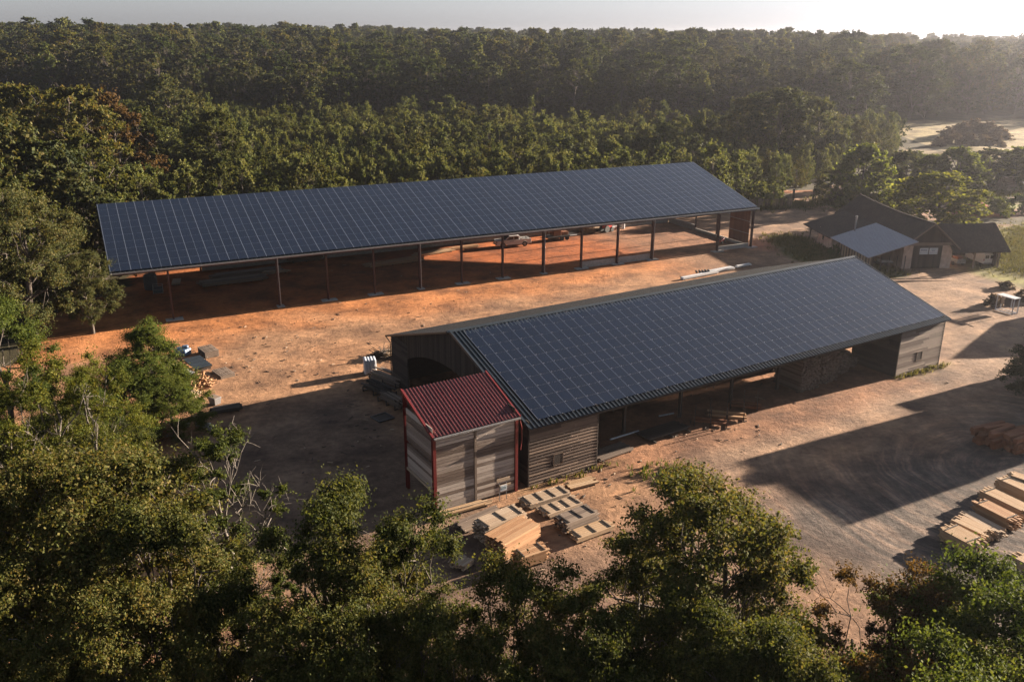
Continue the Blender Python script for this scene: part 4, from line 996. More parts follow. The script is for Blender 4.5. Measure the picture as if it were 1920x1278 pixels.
# notice frame
nf = empty('notice_frame', (G(1866, 581)+G(1897, 590))/2+Vector((.3, .3, 0)), -60+3, 'pale metal frame shelter holding notice panels, casting a long shadow on the yard', 'notice shelter')
dv = (G(1897, 590)-G(1866, 581)); nf.rotation_euler.z = math.atan2(dv.y, dv.x); L = dv.length
nf.location = G(1866, 581)
m = MB()
for x_ in (0, L):
    for y_ in (0, 1.0): m.box(x_-.05, x_+.05, y_-.05, y_+.05, 0, 2.0)
m.beam((0, 0, .08), (L, 0, .08), .1, .1); m.beam((0, 1.0, .08), (L, 1.0, .08), .1, .1); m.beam((0, 0, .12), (0, 1.0, .12), .1, .08); m.beam((L, 0, .12), (L, 1.0, .12), .1, .08)
m.build('frame', M['white_metal'], nf); m = MB(); m.box(-.1, L+.1, -.1, 1.1, 2.0, 2.08); m.build('roof', M['white_metal'], nf)
m = MB(); m.box(.25, .62, .45, .5, .85, 1.85); m.build('panel', M['timber_pale'], nf)
m = MB(); m.box(.75, 1.6, .45, .5, .7, 1.9); m.build('panel', M['steel_dark'], nf)
m = MB(); m.box(1.62, 1.72, .42, .52, .7, 1.9); m.build('panel', M['white_metal'], nf)
# sign by the lean-to
sg = empty('yard_sign', G(943, 937), B2R, 'small white sign under two rough boards on a thin stand at the lean-to corner', 'sign')
m = MB()
for x_ in (-.3, .3): m.box(x_-.025, x_+.025, -.02, .02, 0, 1.9)
m.build('stand', M['galv'], sg); m = MB(); m.rbox((0, -.05, 1.75), (1.15, .04, .28)); m.rbox((.15, -.05, 1.25), (1.0, .04, .16)); m.build('boards', M['timber_pale'], sg)
m = MB(); m.box(-.28, .28, -.12, -.08, .85, 1.32); sgb = m.build('sign_board', M['sign_white'], sg); m = MB()
for a in ((-.18, -.1, .95, 1.2), (-.06, .1, 1.12, 1.2), (-.06, .02, .95, 1.02), (.12, .2, .98, 1.16)): m.box(a[0], a[1], -.13, -.121, a[2], a[3])
m.build('lettering', M['sign_grey'], sgb)
# yard clutter by the left trees
def pallet(px, py, rz, n, label, mat='timber_grey'):
    e = empty('pallet', G(px, py), rz, label, 'pallet', 'old pallets on the yard', scale=1.2); 
    for l in range(n):
        z = l*.145; m = MB()
        for k in range(7): m.box(-1.0, 1.0, -.62+k*.19, -.62+k*.19+.11, z+.115, z+.137)
        m.build('deck', M[mat], e); m = MB()
        for y_ in (-.95, 0, .87): m.box(y_, y_+.1, -.6, .62, z, z+.11)
        m.build('bearer', M[mat], e)
pallet(391, 664, -52, 4, 'pile of old pallets nearest the far shed on the open yard')
pallet(419, 702, -50, 2, 'weathered slatted pallet at the shadow of the scrap pile')
cs = empty('metal_sheets', G(372, 686), -52, 'rusty grey corrugated sheets on low blocks between the pallets', 'metal sheets')
m = MB(); corr(m, -1.9, 1.9, (-.9, .35), (.9, .4), .5, .09); m.build('sheets', M['roof_dark'], cs); m = MB()
for x_ in (-1.4, 1.4): m.box(x_-.1, x_+.1, -.8, .8, 0, .33)
m.build('blocks', M['timber_old'], cs)
for o in cs.children: pass
pb = empty('pole_bundle', G(333, 688), -48, 'parallel reddish poles and battens laid in a row beside the metal sheets', 'poles')
m = MB()
for k in range(6): m.box(-2.2+.2*k, 2.0+.1*k, -1.1+k*.42, -1.0+k*.42, .12, .24)
m.build('poles', M['timber_orange'], pb); m = MB()
for x_ in (-1.5, 1.5): m.box(x_-.07, x_+.07, -1.2, 1.2, 0, .118)
m.build('bearer', M['timber_old'], pb)
tp = MB(); tp.rbox((0, 0, .35), (1.6, 1.1, .7), -20); tp.rbox((.3, .1, .85), (.7, .6, .3), 10); tp = tp.build('tarp_heap', M['blue_tarp'], bevel=.2); tp.location = G(343, 664); tag(tp, 'crumpled blue and white tarpaulin heap behind the poles', 'tarpaulin')
twigs('offcut_heap', G(371, 722), 1.5, 1.5, 260, 'timber_orange', 'bright orange offcut heap spilling at the edge of the bush', 'offcut heap', 5, ln=.7, th=.05)
twigs('rubble_heap', G(352, 742), 1.3, .4, 90, 'timber_pale', 'scattered pale splinters at the foot of the orange offcut heap', 'splinters', 6, ln=.4, th=.04)
tb = MB()
for k in range(10):
    a = math.pi*k/9; 
    if k < 9: b_ = math.pi*(k+1)/9; tb.quad((-1.3, -math.cos(a)*.9, math.sin(a)*1.1), (1.3, -math.cos(a)*.9, math.sin(a)*1.1), (1.3, -math.cos(b_)*.9, math.sin(b_)*1.1), (-1.3, -math.cos(b_)*.9, math.sin(b_)*1.1))
tb = tb.build('curved_sheet', M['galv']); tb.location = G(350, 712); tb.rotation_euler.z = R_(-38); tag(tb, 'bent grey metal sheet arching over the offcut heap', 'metal sheet')
sb = tb.modifiers.new('s', 'SOLIDIFY'); sb.thickness = .03
bn = empty('tipping_skip', G(404, 757), -35, 'small open grey steel tub standing on the yard by the offcuts', 'tub', scale=.6)
m = MB(); m.hexa([(-.7,-.5,.05),(.6,-.5,.05),(.6,.5,.05),(-.7,.5,.05),(-1.1,-.65,1.2),(.8,-.65,1.2),(.8,.65,1.2),(-1.1,.65,1.2)]); m.build('tub', M['galv'], bn, bevel=.03)
m = MB(); m.box(-1.0, .7, -.55, .55, 1.205, 1.22); m.build('load', M['timber_grey'], bn)
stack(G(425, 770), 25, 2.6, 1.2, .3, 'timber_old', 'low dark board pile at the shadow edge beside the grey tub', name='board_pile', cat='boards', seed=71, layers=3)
stack(G(250, 830), 30, 5, 1.8, .9, 'rust_board', 'dark red-brown timber stack half under the left trees', seed=72)
rk = MB(); rng = random.Random(9)
for k in range(5): rk.rbox((k*.8+rng.uniform(-.3, .3), rng.uniform(-.7, .7), .2), (rng.uniform(.4, .9), .5, .4), rng.uniform(0, 90))
rk = rk.build('stone_blocks', M['concrete'], bevel=.12); rk.location = G(335, 800); tag(rk, 'pale stone blocks lying behind the ivy-grown tree', 'stones')
# round timber heap at the right edge
for i, (px, py, lb) in enumerate(((1868, 828, 'pile of squared beams on bearers in the shade, left one of two'), (1905, 838, 'pile of squared beams in the shade at the photo edge'))):
    e = empty('beam_pile', G(px, py), 24, lb, 'beam pile', 'squared beams in the shade'); rng = random.Random(i+3); m = MB()
    for k in range(14): r = k//5; m.rbox((rng.uniform(-.4, .4), -1.0+(k % 5)*.5+r*.2, .3+r*.42), (rng.uniform(2.6, 3.8), .38, .38), rng.uniform(-7, 7))
    m.build('beams', M['rust_board'], e, bevel=.02); m = MB()
    for x_ in (-1, 1): m.box(x_-.1, x_+.1, -1.4, 1.4, 0, .1)
    m.build('bearer', M['timber_old'], e)
lp = empty('log_pile', G(1884, 357), 15, 'stacked pale split logs at the edge of the hedge trees by the track', 'log pile'); rng = random.Random(3); m = MB()
for r in range(6):
    for k in range(7-r): m.tube((rng.uniform(-.3, .3)-1.5, -2+k*.62+r*.31, .3+r*.5), (rng.uniform(-.3, .3)+1.5, -2+k*.62+r*.31, .3+r*.5), .29, n=8)
m.build('logs', M['timber_pale'], lp)
# pallets stood up as fence, gate posts, rail fence
for i, px in enumerate((1412, 1425, 1438, 1453, 1466, 1479)):
    e = empty('standing_pallet', G(px, 392-i*.6), 14+i, f'{("darkest","tallest pale","second","middle","fourth","last")[i]} upright pallet in the pallet row behind the far shed end', 'pallet', 'upright pallets beyond the far shed'); m = MB()
    for k in range(6): m.box(-.62+k*.22, -.5+k*.22, -.03, .0, 0, 1.9+(i == 1)*.2)
    m.build('slats', M['timber_grey' if i % 2 else 'plank_grey'], e); m = MB()
    for z_ in (.1, .9, 1.7): m.box(-.62, .62, .0, .1, z_, z_+.1)
    m.build('bearer', M['timber_old'], e)
for px, py, lb in ((1487, 375, 'tall thin gate post on the left side of the track'), (1524, 376, 'stout pale gate post on the right side of the track')):
    e = empty('gate_post', G(px, py), 5, lb, 'gate post'); m = MB(); m.box(-.18, .18, -.18, .18, 0, 2.3); m.build('post', M['timber_grey' if px > 1500 else 'timber_old'], e); m = MB(); m.box(-.22, .22, -.22, .22, 2.3, 2.38); m.build('cap', M['timber_old'], e)
fe = empty('rail_fence', (0, 0, 0), 0, 'thin wooden rail fence running from the gate along the hedge', 'fence'); a, b = G(1528, 377), G(1608, 371)
for k in range(6): c = a.lerp(b, k/5); m = MB(); m.box(c.x-.07, c.x+.07, c.y-.07, c.y+.07, 0, 1.2); m.build('post', M['timber_grey'], fe)
m = MB()
for z_ in (.55, 1.05): m.beam((a.x, a.y-.1, z_), (b.x, b.y-.1, z_), .05, .1)
m.build('rail', M['timber_grey'], fe)
e = empty('farm_harrow', G(1672, 372), 5, 'old rusty harrow frame in the grass behind the workshop roof', 'harrow'); m = MB()
for k in range(6): m.tube((-2+k*.8, 0, .9), (-2+k*.8, .2, 0), .04, n=5); m.tube((-2+k*.8, 1.2, .9), (-2+k*.8, 1.4, 0), .04, n=5)
m.beam((-2.2, 0, .9), (2.2, 0, .9), .08, .08); m.beam((-2.2, 1.2, .9), (2.2, 1.2, .9), .08, .08); m.build('frame', M['rust_board'], e)
# neighbouring sheds to the right of the view: they stand in the sun's way
def simple_shed(name, c, rz, L, W, eh, rh, label):
    e = empty(name, c, rz, label, 'shed')
    w_ = MB(); w_.box(0, L, -W/2, W/2, 0, eh); k = W/2
    w_.poly([(0, -k, eh), (0, 0, rh), (0, k, eh)]); w_.poly([(L, -k, eh), (L, k, eh), (L, 0, rh)]); w_.build('wall', M['plank_dark'], e)
    r = MB(); slab(r, (-.3, -k-.4, eh+.05), (L+.3, -k-.4, eh+.05), (L+.3, 0, rh+.15), (-.3, 0, rh+.15)); slab(r, (-.3, k+.4, eh+.05), (L+.3, k+.4, eh+.05), (L+.3, 0, rh+.15), (-.3, 0, rh+.15)); r.build('roof', M['roof_dark'], e)
    d = MB(); d.box(-.08, -.01, -1.5, 1.5, 0, 3.2); d.build('door', M['timber_old'], e)
simple_shed('gable_shed', Vector((81.2, 107.2, 0)), 28, 16, 11, 4.6, 8.0, 'boarded gable shed standing just outside the view beyond the notice shelter')
tt = empty('saw_mill_hall', (58, 85.8, 0), 28, 'tall flat-roofed sawmill hall just outside the view on the gravel side', 'hall')
w_ = MB(); w_.box(0, 14, -11, 0, 0, 9.2); w_.box(1.5, 13, .02, 2.2, 0, 5.1); w_.build('wall', M['plank_dark'], tt)
w_ = MB(); w_.box(-.2, 14.2, -11.2, .1, 9.2, 9.45); w_.box(1.3, 13.2, .12, 2.35, 5.1, 5.25); w_.build('roof', M['roof_dark'], tt)
w_ = MB(); w_.box(-.08, -.01, -6.5, -2.5, 0, 4); w_.build('door', M['timber_old'], tt)
# ------------------------------------------------------------------ trees
LD = 1.0
def P(key, leafm, barkm='bark', **k):
    k['per'] = int(k.get('per', 330)*LD); return tree_proto(key, leafm, barkm, **k)
P('oakA', 'leaf_oak', seed=1, H=16, R=4.6, nl=13, sub=7, per=673, leaf=0.140, tr=.36, cb=.22, crad=0.196, gaps=.12, bare=3)
P('oakB', 'leaf_oak', seed=2, H=15, R=4.2, nl=11, sub=6, per=718, leaf=0.134, tr=.30, cb=.25, crad=0.207, gaps=.2, bare=5)
P('oakC', 'leaf_oak', seed=3, H=15, R=3.6, nl=10, sub=5, per=650, leaf=0.128, tr=.26, cb=.30, crad=0.218, gaps=.3, bare=8)
P('oakD', 'leaf_green', seed=4, H=14, R=4.6, nl=11, sub=6, per=718, leaf=0.140, tr=.30, cb=.22, crad=0.218, gaps=.15, bare=3)
P('oakE', 'leaf_oak', seed=5, H=15, R=5.4, nl=13, sub=6, per=808, leaf=0.146, tr=.36, cb=.20, crad=0.196, gaps=.1, bare=4)
P('ivy', 'leaf_dark', 'bark_pale', seed=6, H=15, R=3.0, nl=10, sub=5, per=554, leaf=0.117, tr=.24, cb=.25, crad=0.17, gaps=.15, bare=60)
P('yellow', 'leaf_yellow', 'bark_pale', seed=7, H=15, R=4.2, nl=10, sub=5, per=471, leaf=0.128, tr=.26, cb=.25, crad=0.207, gaps=.3, bare=10)
P('rusty', 'leaf_rust', seed=8, H=14, R=3.0, nl=8, sub=4, per=584, leaf=0.117, tr=.2, cb=.25, crad=0.230, gaps=.2, bare=10)
P('feather', 'leaf_green', seed=9, H=10, R=4.6, nl=11, sub=7, per=763, leaf=0.117, tr=.22, cb=.08, shape='cone', crad=0.196, gaps=.1, up=.0)
P('darktree', 'leaf_wood', seed=10, H=15, R=6.0, nl=13, sub=6, per=673, leaf=0.175, tr=.40, cb=.25, crad=0.196, gaps=.15, bare=6)
P('conifer', 'leaf_dark', seed=12, H=12, R=3.2, nl=14, sub=7, per=448, leaf=0.164, tr=.2, cb=.08, shape='cone', crad=0.196, up=-.1)
DY = 34
def fg(key, px, py, H, wide, name, label, group=None, base=False, rz=None):
    if base: l = G(px, base)
    else: l = G(px, py+(DY if py > 700 else 5), H)
    l.z = float(terr(l.x, l.y)) if l.y > 60 else 0
    return place_tree(key, l, H, name, label, 'tree', group, wide=wide, rz=rz)
fg('oakA', 1325, 872, 16, 1.02, 'oak_tree', 'big full oak rising highest in the foreground, between the board stacks and the turning tracks', rz=.5)
fg('oakC', 1430, 985, 13, 1.0, 'oak_tree', 'smaller oak leaning out of the gravel side of the big foreground oak', rz=2.)
fg('oakC', 1220, 985, 13, 1.0, 'oak_tree', 'smaller oak on the stack side of the big foreground oak', rz=4.)
fg('rusty', 1640, 1045, 13, .85, 'oak_tree', 'thin dark oak alone at the front of the gravel yard', rz=1)
fg('rusty', 1735, 1040, 13, .95, 'oak_tree', 'russet thin oak next to the bright green tree', rz=3)
fg('oakD', 1880, 1040, 14, 1.0, 'ash_tree', 'bright green tree at the bottom right corner under the timber bundles', rz=2)
fg('oakD', 1800, 1075, 13, .8, 'ash_tree', 'smaller bright green tree between the russet oak and the corner tree', rz=5)
fg('oakB', 935, 1040, 13.5, .85, 'oak_tree', 'oak whose top hides the smallest orange board stack', rz=1.2)
fg('oakC', 1075, 1050, 13.5, .9, 'oak_tree', 'oak right of the one hiding the orange stack, at the foreground centre', rz=3.3)
fg('oakB', 595, 880, 15, .85, 'oak_tree', 'olive oak with pointed top beside the ivy-grown tree, in the foreground', rz=.3)
fg('oakC', 770, 925, 14.5, .95, 'oak_tree', 'oak in front of the red posts of the lean-to', rz=2.1)
fg('oakB', 680, 985, 14, .8, 'oak_tree', 'lower oak between the pointed oak and the lean-to oak', rz=4.4)
fg('oakE', 170, 820, 15.5, 1.0, 'oak_tree', 'broad dark foreground oak filling the lower left of the view', rz=.7)
fg('oakA', 20, 845, 15.5, .9, 'oak_tree', 'broad oak at the left photo edge in the foreground', rz=3)
fg('oakB', 300, 905, 14.5, .95, 'oak_tree', 'oak between the broad dark oak and the ivy-grown tree', rz=5.1)
fg('ivy', 410, 775, 15, 1.0, 'ivy_tree', 'ragged thin tree with ivy on its limbs and many bare twigs on top', rz=1)
fg('yellow', 70, 640, 15, .95, 'oak_tree', 'sparse yellowing tree with pale branches at the left photo edge', rz=2)
fg('yellow', 165, 655, 14, .8, 'oak_tree', 'sparse yellowing tree with pale branches, the inner one of two', rz=4)
fg('yellow', 10, 700, 13, .8, 'oak_tree', 'low yellowing tree under the sparse ones at the left photo edge', rz=5)
fg('feather', 268, 605, 9.5, 1.05, 'willow_bush', 'feathery green pointed bush-tree beside the scrap and pallets on the yard', rz=1)
fg('feather', 225, 668, 7.5, 1.25, 'willow_bush', 'middle feathery bush, left shoulder of the pointed one', rz=2.2)
fg('feather', 312, 700, 5.5, 1.3, 'willow_bush', 'lowest feathery bush, closest to the orange offcut heap', rz=4.2)
fg('oakE', 95, 735, 9, 1.0, 'shrub_tree', 'dense shrub-like oak under the sparse yellowing trees', rz=2.2)
fg('oakE', 10, 770, 9, 1.0, 'shrub_tree', 'dense shrub-like oak at the left photo edge', rz=1.2)
fg('oakE', 215, 770, 7, 1.1, 'shrub_tree', 'low dense shrub in front of the feathery bushes', rz=3.2)
fg('feather', 150, 700, 7.5, 1.0, 'willow_bush', 'outer feathery bush beside the sparse yellowing trees', rz=3)
fg('darktree', 70, 345, 17, .95, 'roadside_tree', 'tall dark tree with a visible forked trunk at the left end of the far shed', base=645, rz=.8)
fg('darktree', 175, 505, 9.5, .9, 'roadside_tree', 'lower tree reaching over the corner of the long panel roof', base=625, rz=2.6)
fg('oakD', -20, 560, 13, 1.0, 'ash_tree', 'bright green tree at the left photo edge below the tall dark tree', rz=2)
fg('conifer', 1935, 622, 7.5, 1.5, 'pine_tree', 'dark pine cut by the right photo edge over the gravel', base=748, rz=1)
random.seed(5)
# nearest row, below the frame's lower edge of the yard: tops only, all different places
row = [(60,1010,'oakE'),(230,1060,'oakA'),(400,1030,'oakB'),(520,1080,'oakC'),(640,1120,'oakE'),(760,1090,'oakB'),(880,1130,'oakC'),(1010,1150,'oakB'),(1150,1120,'oakA'),
       (1290,1080,'oakB'),(1410,1120,'oakA'),(1530,1150,'oakB'),(1660,1180,'rusty'),(1780,1170,'oakD'),(1900,1160,'oakD'),(120,1160,'oakB'),(330,1190,'oakC'),(960,1230,'oakC')]
where = ['under the broad dark oak at the left','below the oak by the ivy-grown tree','in front of the ivy-grown tree','left of the pink gap in the leaves','right of the pink gap in the leaves','below the lean-to oak','below the oak that hides the orange stack',
 'at the foreground centre','on the left foot of the big oak','directly under the big full oak','on the right foot of the big oak','at the bottom, where the gravel ends','under the thin dark oak','below the smaller bright green tree','in the bottom right corner','in the bottom left corner','at the bottom edge left of the trunk gap','at the bottom edge middle']
for (px, py, key), wl_ in zip(row, where):
    fg(key, px, py+22, random.uniform(12.5, 14), random.uniform(.72, .85), 'oak_tree', ('bright green tree ' if key == 'oakD' else 'olive-brown oak crown ')+wl_, 'oaks along the near edge of the yard')
# hedge trees on the right
P('round', 'leaf_round', seed=25, H=9, R=4.4, nl=12, sub=7, per=190, leaf=.36, tr=.25, cb=.06, shape='oak', crad=.2)
P('hedge', 'leaf_hedge', seed=21, H=9, R=4.4, nl=11, sub=6, per=150, leaf=.42, tr=.25, cb=.08, shape='dome', crad=.2)
P('hedgeD', 'leaf_wood', seed=22, H=9, R=4.0, nl=10, sub=6, per=150, leaf=.42, tr=.25, cb=.06, shape='oak', crad=.2)
def bt(key, px, pyb, pyt, name, label, wpx=None, group=None):
    l = G(px, pyb); l.z = float(terr(l.x, l.y)); H = hgt(l, pyt); _, _, h0, r0 = PROTO[key]
    if wpx:
        dd = (l-Vector((0, 0, CAMH))).length; wide = (wpx/2*dd/F)/r0*h0/H
    else: wide = 1
    return place_tree(key, l, H, name, label, 'tree', group, wide=wide)
bt('round', 1757, 422, 326, 'walnut_tree', 'round full yellow-green tree right behind the workshop roof', 150)
bt('hedge', 1612, 386, 272, 'hedge_tree', 'tall bright green tree by the rail fence', 110)
bt('hedgeD', 1557, 378, 318, 'hedge_tree', 'low dark bush-like tree at the right gate post', 66)
bt('hedgeD', 1690, 372, 283, 'hedge_tree', 'dark hedge tree left behind the round yellow-green tree', 84)
bt('hedge', 1733, 360, 290, 'hedge_tree', 'small hedge tree between two bigger ones over the round tree', 60)
bt('hedge', 1785, 362, 276, 'hedge_tree', 'wide hedge tree straight above the round yellow-green tree', 100)
bt('hedgeD', 1852, 352, 280, 'hedge_tree', 'dark hedge tree left of the log pile', 84)
bt('hedge', 1905, 350, 276, 'hedge_tree', 'hedge tree behind the log pile at the photo edge', 80)
bt('hedge', 1950, 360, 280, 'hedge_tree', 'hedge tree cut by the right photo edge', 90)
for i_, (px_, pb_, pt_, w_, lb_) in enumerate(((1672, 330, 288, 50, 'small green tree between the field and the hedge, nearest the big oaks'), (1712, 322, 284, 56, 'small green tree between the field and the hedge, second from the big oaks'), (1748, 332, 292, 50, 'small green tree below the scrub mound on its left side'), (1828, 330, 286, 60, 'small green tree below the scrub mound on its right side'), (1880, 322, 282, 60, 'small green tree right of the scrub mound'), (1640, 352, 300, 60, 'small dark green tree left of the tall hedge trees'))):
    bt('hedge' if i_ % 2 else 'hedgeD', px_, pb_, pt_, 'hedge_tree', lb_, w_)
P('bush', 'leaf_green', seed=31, H=3, R=2.4, nl=8, sub=5, per=90, leaf=.28, tr=.06, cb=.02, shape='dome', crad=.26)
P('bushB', 'leaf_young', seed=32, H=3, R=2.4, nl=8, sub=5, per=90, leaf=.28, tr=.06, cb=.02, shape='dome', crad=.26)
P('heath', 'leaf_heath', seed=33, H=3, R=2.6, nl=9, sub=5, per=110, leaf=.4, tr=.06, cb=.02, shape='dome', crad=.26)
def bu(key, px, py, H, wide, label, name='bush', group=None, cat='bush'):
    l = G(px, py); l.z = float(terr(l.x, l.y)) if l.y > 200 else 0
    return place_tree(key, l, H, name, label, cat, group, wide=wide)
bu('bush', 1868, 406, 3.8, 1.1, 'round green bush on the verge beside the red dirt heap'); bu('bush', 1908, 398, 3.6, 1.2, 'green bush at the photo edge on the verge')
bu('bushB', 1842, 388, 1.6, 1.5, 'low olive bush along the track verge'); bu('bushB', 1450, 377, 3.4, .9, 'blue-green bush over the upright pallets')
bu('bushB', 1424, 386, 4.6, .8, 'brown-green bush at the corner behind the far shed'); bu('bush', 1395, 378, 2.8, .9, 'light green bush at the end of the far shed')
bu('heath', 1862, 572, 1.5, 1.1, 'low dry shrub left of the notice shelter'); bu('heath', 1925, 562, 1.6, 1.2, 'low dry shrub right of the notice shelter'); bu('heath', 1885, 540, 1.0, 1.6, 'flat straw-brown shrub behind the notice shelter')
bu('bushB', 1850, 366, 1.5, 1.3, 'rust-tipped low bush between the round tree and the log pile'); bu('bush', 1565, 500-22, 1.6, 1.0, 'dark weeds bush before the workshop side wall')
for i, (px, py, H) in enumerate(((1775,262,2.6),(1800,258,3.4),(1822,256,3.6),(1848,258,3.4),(1870,264,3.0),(1760,272,2.0),(1790,270,2.4),(1815,272,2.6),(1842,272,2.4),(1866,274,2.4))):
    l = G(px, py+6); l.z = float(terr(l.x, l.y))+2.6*math.exp(-(((l.x-132)/15)**2+((l.y-252)/7)**2)); place_tree('heath', l, H*1.25, 'heather_shrub', 'pinkish brown shrub on the scrub mound in the pale field', 'shrub', 'shrubs on the mound in the field', wide=1.3)
# ------------------------------------------------------------------ young wood behind the far shed
YK = []
for k in range(6):
    YK.append(join_tree(f'young{k}', ('leaf_young', 'leaf_young', 'leaf_wood', 'leaf_young', 'leaf_oak', 'leaf_young')[k], seed=40+k, H=8, R=1.9+.25*(k % 3), nl=9, sub=4, per=84, leaf=.27, tr=.10, cb=.06, shape=('cone', 'cone', 'oak', 'cone', 'column', 'cone')[k], crad=.24, sides=4, up=.05, flat=1.9))
WK = []
for k in range(6):
    WK.append(join_tree(f'wood{k}', ('leaf_wood', 'leaf_oak', 'leaf_dark', 'leaf_wood', 'leaf_wood', 'leaf_young')[k], seed=60+k, H=20, R=(6.6, 8.2, 7.4, 8.6, 6.0, 4.6)[k], nl=14, sub=7, per=60, leaf=.62, tr=.4, cb=.12, shape=('dome', 'dome', 'oak', 'dome', 'oak', 'cone')[k], crad=(.15, .13, .16, .13, .15, .2)[k], sides=5, up=.2, flat=.9))
young_poly = [(-150, 150), (-62, 112), (-47, 125), (-38, 133), (44, 173), (52, 183), (70, 206), (112, 262), (122, 286), (60, 292), (-20, 304), (-150, 300)]
rng = np.random.RandomState(77)
def jitter_grid(x0, x1, y0, y1, s):
    X, Y = np.meshgrid(np.arange(x0, x1, s), np.arange(y0, y1, s)); X = X+rng.uniform(-.42, .42, X.shape)*s; Y = Y+rng.uniform(-.42, .42, Y.shape)*s
    return X.ravel(), Y.ravel()
X, Y = jitter_grid(-190, 130, 105, 332, 3.6)
ok = inpoly(X, Y, young_poly) & (np.abs(X) < .64*Y+22)
X, Y = X[ok], Y[ok]
a, b = loc2(X, Y, B1O, B1R); ok = ~((a > -6) & (a < 92) & (b < 27.5)); X, Y = X[ok], Y[ok]
def oak_gap(X, Y): return np.zeros(len(X), bool)
big = [(G(1450, 325), 20.5, 1.15), (G(1392, 318), 18, 1.0), (G(1518, 322), 18, 1.0), (G(1420, 300), 18, 1.0), (G(1490, 300), 18.5, 1.0)]
for l, H, wd in big: d = np.hypot(X-l.x, Y-l.y); k = d > 6.5; X, Y = X[k], Y[k]
o_ = np.argsort(np.hypot(X, Y)); X, Y = X[o_], Y[o_]; Z = terr(X, Y)
H_ = 5.4+3.6*vnoise(X+400, Y, 22, 8)+rng.uniform(-1.0, 1.6, len(X)); 
H_ *= np.where(rng.rand(len(X)) < .06, 1.35, 1)
def jm(me, x, y, z, s, name, label, cat, group, wd=1.):
    o = bpy.data.objects.new(name, me); COL.objects.link(o); o.location = (x, y, z-.1); o.rotation_euler = (0, 0, rng.uniform(0, 6.28)); o.scale = (s*wd, s*wd, s); return tag(o, label, cat, group)
def scatter(name, Xs, Ys, Zs, S, srcs, label, cat):
    me = bpy.data.meshes.new(name); me.vertices.add(len(Xs)); me.vertices.foreach_set('co', np.stack([Xs, Ys, Zs-.1], 1).ravel().astype(np.float32))
    for nm, ty, val in (('sc', 'FLOAT_VECTOR', None), ('rz', 'FLOAT', rng.uniform(0, 6.28, len(Xs))), ('pick', 'INT', rng.randint(0, len(srcs), len(Xs)))):
        at = me.attributes.new(nm, ty, 'POINT')
        if nm == 'sc':
            wv = rng.uniform(.95, 1.3, len(Xs)); at.data.foreach_set('vector', np.stack([S*wv, S*wv, S], 1).ravel().astype(np.float32))
        else: at.data.foreach_set('value', val.astype(np.float32) if ty == 'FLOAT' else val.astype(np.int32))
    o = bpy.data.objects.new(name, me); COL.objects.link(o)
    g = bpy.data.node_groups.new(name, 'GeometryNodeTree'); g.interface.new_socket('Geometry', in_out='INPUT', socket_type='NodeSocketGeometry'); g.interface.new_socket('Geometry', in_out='OUTPUT', socket_type='NodeSocketGeometry')
    gi = g.nodes.new('NodeGroupInput'); go_ = g.nodes.new('NodeGroupOutput'); ip = g.nodes.new('GeometryNodeInstanceOnPoints'); jg = g.nodes.new('GeometryNodeJoinGeometry')
    for s in reversed(srcs):
        oi = g.nodes.new('GeometryNodeObjectInfo'); oi.inputs[0].default_value = s; oi.inputs['As Instance'].default_value = True; g.links.new(oi.outputs['Geometry'], jg.inputs[0])
    def na(n_, t_):
        q = g.nodes.new('GeometryNodeInputNamedAttribute'); q.data_type = t_; q.inputs[0].default_value = n_; return q.outputs[0]
    cz = g.nodes.new('ShaderNodeCombineXYZ'); g.links.new(na('rz', 'FLOAT'), cz.inputs[2])
    g.links.new(gi.outputs[0], ip.inputs['Points']); g.links.new(jg.outputs[0], ip.inputs['Instance']); ip.inputs['Pick Instance'].default_value = True
    g.links.new(na('pick', 'INT'), ip.inputs['Instance Index']); g.links.new(cz.outputs[0], ip.inputs['Rotation']); g.links.new(na('sc', 'FLOAT_VECTOR'), ip.inputs['Scale'])
    g.links.new(ip.outputs[0], go_.inputs[0]); md = o.modifiers.new('scatter', 'NODES'); md.node_group = g
    return tag(o, label, cat, kind='stuff')
nI = 290; srcY = []
for i in range(min(nI, len(X))):
    k = rng.randint(6); o = jm(YK[k], X[i], Y[i], Z[i], H_[i]/8, 'young_tree', 'young bushy tree in the dense young wood behind the long solar shed', 'tree', 'young trees in the wood behind the far shed', rng.uniform(.9, 1.25))
    if i < 12 and len(srcY) < 6: srcY.append((k, o))
srcs = []
for kk in range(6):
    c = [o for o in bpy.data.objects if o.type == 'MESH' and o.data == YK[kk]]
    if c: srcs.append(c[0])
scatter('young_wood', X[nI:], Y[nI:], Z[nI:], H_[nI:]/8, srcs, 'dense young wood stretching back to the old forest', 'young wood')
# big oaks standing in the young wood
P('fieldoak', 'leaf_wood', seed=81, H=19, R=7.5, nl=13, sub=6, per=190, leaf=.5, tr=.5, cb=.12, shape='oak', crad=.19)
P('fieldoakR', 'leaf_rust', seed=82, H=19, R=7.5, nl=13, sub=6, per=190, leaf=.5, tr=.5, cb=.12, shape='dome', crad=.19)
P('mapleG', 'leaf_oak', seed=83, H=19, R=6.5, nl=13, sub=6, per=190, leaf=.46, tr=.45, cb=.10, shape='oak', crad=.19)
for (l, H, wd), lb in zip(big, ('tallest dark oak of the group rising from the young wood behind the shed end', 'left oak of the dark group behind the shed end', 'right oak of the dark group, sunlit on its right side', 'oak at the back left of the dark group', 'oak at the back right of the dark group')):
    place_tree('fieldoak', (l.x, l.y, float(terr(l.x, l.y))), H, 'field_oak', lb, 'tree', wide=wd*.95)
